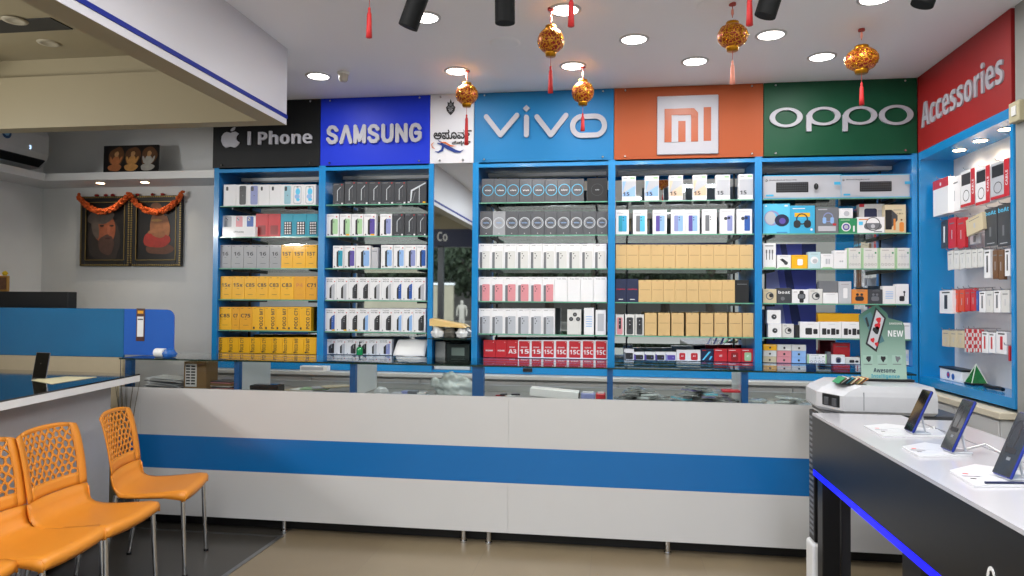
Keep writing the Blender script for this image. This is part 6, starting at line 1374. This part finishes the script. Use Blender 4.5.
def make_chair(label):
    t = thing('chair', (0, 0, 0), label, 'chair', 'orange plastic chairs in a row')
    # seat
    b = MB(); n = 13; vs = []
    for k, (x, z) in enumerate(prof):
        w = hwid(z, x)
        for j in range(n):
            u = -1+2*j/(n-1); e = abs(u)
            zz = z-.010*(1-u*u)*(1 if -.13 < x < .2 else .3) - (.004 if e > .95 else 0)
            xx = x+.030*u*u*max(0, min(1, (-.10-x)/.1)) - (.012*(e**4) if x > .15 else 0)
            vs.append((xx, u*w, zz))
    b.add(vs, [(i*n+j, i*n+j+1, (i+1)*n+j+1, (i+1)*n+j) for i in range(len(prof)-1) for j in range(n-1)], ORG, True)
    # side skirts, deep at the front and waved
    for s_ in (0, n-1):
        L = [vs[i*n+s_] for i in range(2, len(prof))]; q = []
        for k, v in enumerate(L):
            f = k/(len(L)-1); dp = .045-.028*math.sin(min(1, f*1.5)*math.pi/1.0)**1 if f < .66 else .045
            zb_ = .397+.030*math.sin(max(0, min(1, (.20-v[0])/.33))*math.pi/2)+.006*math.sin(max(0, (.2-v[0])/.33)*6)
            if v[2] > .446 and v[0] < -.1: zb_ = v[2]-.020
            q.append((v[0]+(.012 if v[2] > .455 and v[0] < -.1 else 0), v[1]*1.01, zb_))
        m_ = len(L); b.add(list(L)+q, [(i, i+1, m_+i+1, m_+i) for i in range(m_-1)], ORG, True)
    seat = o = lpart('seat', b, t); md = o.modifiers.new('thick', 'SOLIDIFY'); md.thickness = .006; md.offset = 0
    b = MB(); b.cyl((-.12, 0, .4335), (-.12, 0, .4375), .009, CHROME, n=12); lpart('screw', b, seat)
    # backrest: solid rim and leaf-vein lattice
    b = MB(); U, V0, V1 = .80, .20, .91
    def strip(us, vs_):
        base = [[bpt(u, v) for u in us] for v in vs_]; m_ = len(us)
        b.add([p for r_ in base for p in r_], [(i*m_+j, i*m_+j+1, (i+1)*m_+j+1, (i+1)*m_+j) for i in range(len(vs_)-1) for j in range(m_-1)], ORG, True)
    lins = lambda a, c, k: [a+(c-a)*i/k for i in range(k+1)]
    strip(lins(-1, -U, 2), lins(0, 1, 14)); strip(lins(U, 1, 2), lins(0, 1, 14)); strip(lins(-U, U, 12), lins(0, V0, 3)); strip(lins(-U, U, 12), lins(V1, 1, 2))
    rn = random.Random(21); pts = []
    for j in range(9):
        for i in range(8):
            u = -U+2*U*(i+.5+(.5 if j % 2 else 0)-.25)/8; v = V0+(V1-V0)*(j+.5)/9
            pts.append((u*1.0+rn.uniform(-.035, .035), v+rn.uniform(-.016, .016)))
    sc = 2.0                                  # make the metric roughly isotropic (u spans .4 m, v spans .32 m)
    P2 = [(u*.2, v*.32) for u, v in pts]; rect = [(-U*.2, V0*.32), (U*.2, V0*.32), (U*.2, V1*.32), (-U*.2, V1*.32)]
    for k, c in enumerate(P2):
        poly = rect[:]
        for m_, d in enumerate(P2):
            if m_ == k: continue
            mx_, my_ = (c[0]+d[0])/2, (c[1]+d[1])/2; nx, ny = d[0]-c[0], d[1]-c[1]
            if nx*nx+ny*ny > .02: continue
            out = []
            for i in range(len(poly)):
                p, q = poly[i], poly[(i+1) % len(poly)]; sp_ = (p[0]-mx_)*nx+(p[1]-my_)*ny; sq_ = (q[0]-mx_)*nx+(q[1]-my_)*ny
                if sp_ <= 0: out.append(p)
                if (sp_ < 0 < sq_) or (sq_ < 0 < sp_): f = sp_/(sp_-sq_); out.append((p[0]+(q[0]-p[0])*f, p[1]+(q[1]-p[1])*f))
            poly = out
            if len(poly) < 3: break
        if len(poly) < 3: continue
        # subdivide edges once so the holes can be rounded
        pp = []
        for i in range(len(poly)): p, q = poly[i], poly[(i+1) % len(poly)]; pp += [p, ((p[0]+q[0])/2, (p[1]+q[1])/2)]
        cx_ = sum(p[0] for p in pp)/len(pp); cy_ = sum(p[1] for p in pp)/len(pp); inn = []
        for i, p in enumerate(pp):
            kx = .70 if i % 2 == 0 else .76
            inn.append((cx_+(p[0]-cx_)*kx, cy_+(p[1]-cy_)*kx))
        m_ = len(pp); VV = [bpt(x/.2, y/.32) for x, y in pp+inn]
        b.add(VV, [(i, (i+1) % m_, m_+(i+1) % m_, m_+i) for i in range(m_)], ORG, True)
    o = lpart('backrest', b, t); md = o.modifiers.new('thick', 'SOLIDIFY'); md.thickness = .007; md.offset = 0
    for (x0, y0_, x1, y1_) in ((.185, .19, .205, .20), (.185, -.19, .205, -.20), (-.15, .17, -.21, .19), (-.15, -.17, -.21, -.19)):
        b = MB(); b.tube([(x0, y0_, .43), (x0+(x1-x0)*.5, y0_+(y1_-y0_)*.5, .2), (x1, y1_, .004)], .0115, CHROME, 14); b.cyl((x1, y1_, 0), (x1, y1_, .012), .0135, BLACK, n=14); lpart('leg', b, t)
    b = MB(); b.tube([(.19, -.19, .415), (.19, .19, .415)], .009, CHROME, 8); b.tube([(-.15, -.17, .415), (-.15, .17, .415)], .009, CHROME, 8); b.tube([(.19, .19, .415), (-.15, .17, .415)], .009, CHROME, 8); b.tube([(.19, -.19, .415), (-.15, -.17, .415)], .009, CHROME, 8)
    lpart('seat_frame', b, t)
    return t
ch0 = make_chair('farthest orange perforated-back chair, nearest the white counter')
spots = [(-2.482, 3.621, R(16.7), None), (-2.431, 3.06, R(5.4), 'second farthest orange perforated-back chair, its whole back visible'), (-2.406, 2.672, R(6.7), 'third orange chair from the counter, its back half cut off'), (-2.46, 2.235, R(5), 'nearest orange chair, only the seat corner in view')]
for i, (x, y, a, lb) in enumerate(spots):
    o = ch0 if i == 0 else copytree(ch0)
    o.location = (x, y, 0); o.rotation_euler = (0, 0, a)
    if lb: o['label'] = lb

# ------------------------------------------------------------ street outside, seen in the mirrors
b = MB(); b.box(-40, 30, -60, YF, -.25, -.15, mat('street_grey', '6f6a60', .9, noise=.2, scale=1)); struct('ground', b)
LEAF = mat('leaf_dark', '26321c', .8, noise=.6, scale=2); BARK = mat('bark', '3a2f25', .9)
b = MB(); b.box(-60, 50, -52, -50, -.2, 16, mat('far_backdrop', '3c3a36', .9, noise=.2, scale=1)); struct('wall_backdrop', b)  # dark backdrop added to keep bright sky out of the mirrors
def make_tree():
    t_ = thing('tree', (0, 0, -.15), 'dark leafy tree across the street, reflected in the mirrors', 'tree', 'trees across the street')
    b = MB(); b.tube([(0, 0, 0), (.1, 0, 2), (0, .1, 4.2)], [.28, .22, .12], BARK, 10); b.tube([(.08, 0, 2.2), (1.2, .3, 3.8)], [.12, .05], BARK, 8); b.tube([(.08, 0, 2.6), (-1.1, -.3, 4)], [.12, .05], BARK, 8); lpart('trunk', b, t_)
    b = MB(); rn = random.Random(9); vs = []; fs = []
    for k in range(3200):
        a, e, q_ = rn.uniform(0, 6.283), rn.uniform(-1, 1), rn.uniform(.35, 1)**.5; rr_ = 3.0*q_*(1+.2*math.sin(4*a)*math.cos(5*e))
        c = Vector((rr_*math.cos(a)*math.sqrt(1-e*e), rr_*math.sin(a)*math.sqrt(1-e*e), 4.6+2.9*q_*e)); u = Vector((rn.uniform(-1, 1), rn.uniform(-1, 1), rn.uniform(-1, 1))).normalized()*rn.uniform(.12, .26); w_ = u.cross(Vector((rn.uniform(-1, 1), rn.uniform(-1, 1), .3))).normalized()*rn.uniform(.06, .14)
        n_ = len(vs); vs += [c-u, c+w_, c+u, c-w_]; fs.append((n_, n_+1, n_+2, n_+3))
    b.add(vs, fs, LEAF); lpart('crown', b, t_)
    return t_
tr0 = make_tree()
for i, (x, y, k) in enumerate(((-8, -31, 1), (-14.6, -32, 1.05), (-1.2, -32, 1), (5.4, -31, 1), (12, -33, 1.05), (-21.5, -33, 1.05), (-4.6, -39, 1.3), (3.5, -40, 1.3), (-12.5, -40, 1.3), (-20.5, -41, 1.3), (11.5, -41, 1.3))):
    o = tr0 if i == 0 else copytree(tr0); o.location = (x, y, -.15); o.scale = (k, k, k); o.rotation_euler = (0, 0, i*1.3)
b = MB(); b.box(-16, -8.8, -28, -27.8, -.15, 2.4, mat('compound_wall', '8d8672', .8, noise=.2, scale=2)); b.box(-16.05, -8.75, -28.05, -27.75, 2.4, 2.5, WALLM); solo('compound_wall', b, (-12, -28, -.15), 'pale compound wall across the street, reflected in mirror', 'wall')
# pedestrian
pc = Vector((-6.2-.05, -25, -.15))
# place so that the reflection in the narrow mirror falls right of its middle
d = at(462, 303, Y=5.212); tt = (5.212+25)/5.212+1; pc.x = d.x*((5.212+5.212+25)/5.212)
skel = {'pel': (0, 0, .95), 'che': (0, 0, 1.3), 'nec': (0, .01, 1.48), 'hea': (0, .03, 1.60), 'top': (0, .02, 1.70), 'ls': (-.19, 0, 1.42), 'le': (-.25, .0, 1.13), 'lh': (-.24, .08, .88), 'rs': (.19, 0, 1.42), 're': (.25, 0, 1.13), 'rh': (.24, .08, .88),
        'lk': (-.10, .04, .50), 'lf': (-.11, 0, .07), 'lt': (-.12, .14, .03), 'rk': (.10, .02, .50), 'rf': (.12, -.04, .07), 'rtt': (.13, .1, .03)}
kk = list(skel); rad = dict(pel=.15, che=.16, nec=.06, hea=.095, top=.07, ls=.07, le=.05, lh=.035, rs=.07, re=.05, rh=.035, lk=.075, lf=.05, lt=.04, rk=.075, rf=.05, rtt=.04)
me = bpy.data.meshes.new('person'); E_ = [('pel', 'che'), ('che', 'nec'), ('nec', 'hea'), ('hea', 'top'), ('che', 'ls'), ('ls', 'le'), ('le', 'lh'), ('che', 'rs'), ('rs', 're'), ('re', 'rh'), ('pel', 'lk'), ('lk', 'lf'), ('lf', 'lt'), ('pel', 'rk'), ('rk', 'rf'), ('rf', 'rtt')]
me.from_pydata([skel[k] for k in kk], [(kk.index(a), kk.index(c)) for a, c in E_], [])
po = bpy.data.objects.new('person', me); COL.objects.link(po); po.location = pc
me.skin_vertices.new() if hasattr(me.skin_vertices, 'new') and not me.skin_vertices else None
po.modifiers.new('skin', 'SKIN'); po.modifiers.new('sub', 'SUBSURF').levels = 1
for i, k in enumerate(kk): me.skin_vertices[0].data[i].radius = (rad[k], rad[k]*.85)
me.materials.append(mat('shirt_white', '9a9488', .8)); me.skin_vertices[0].data[0].use_root = True
tag(po, 'person in pale clothes standing across the street, reflected in narrow mirror', 'person')
print('OBJECTS', len(bpy.data.objects))
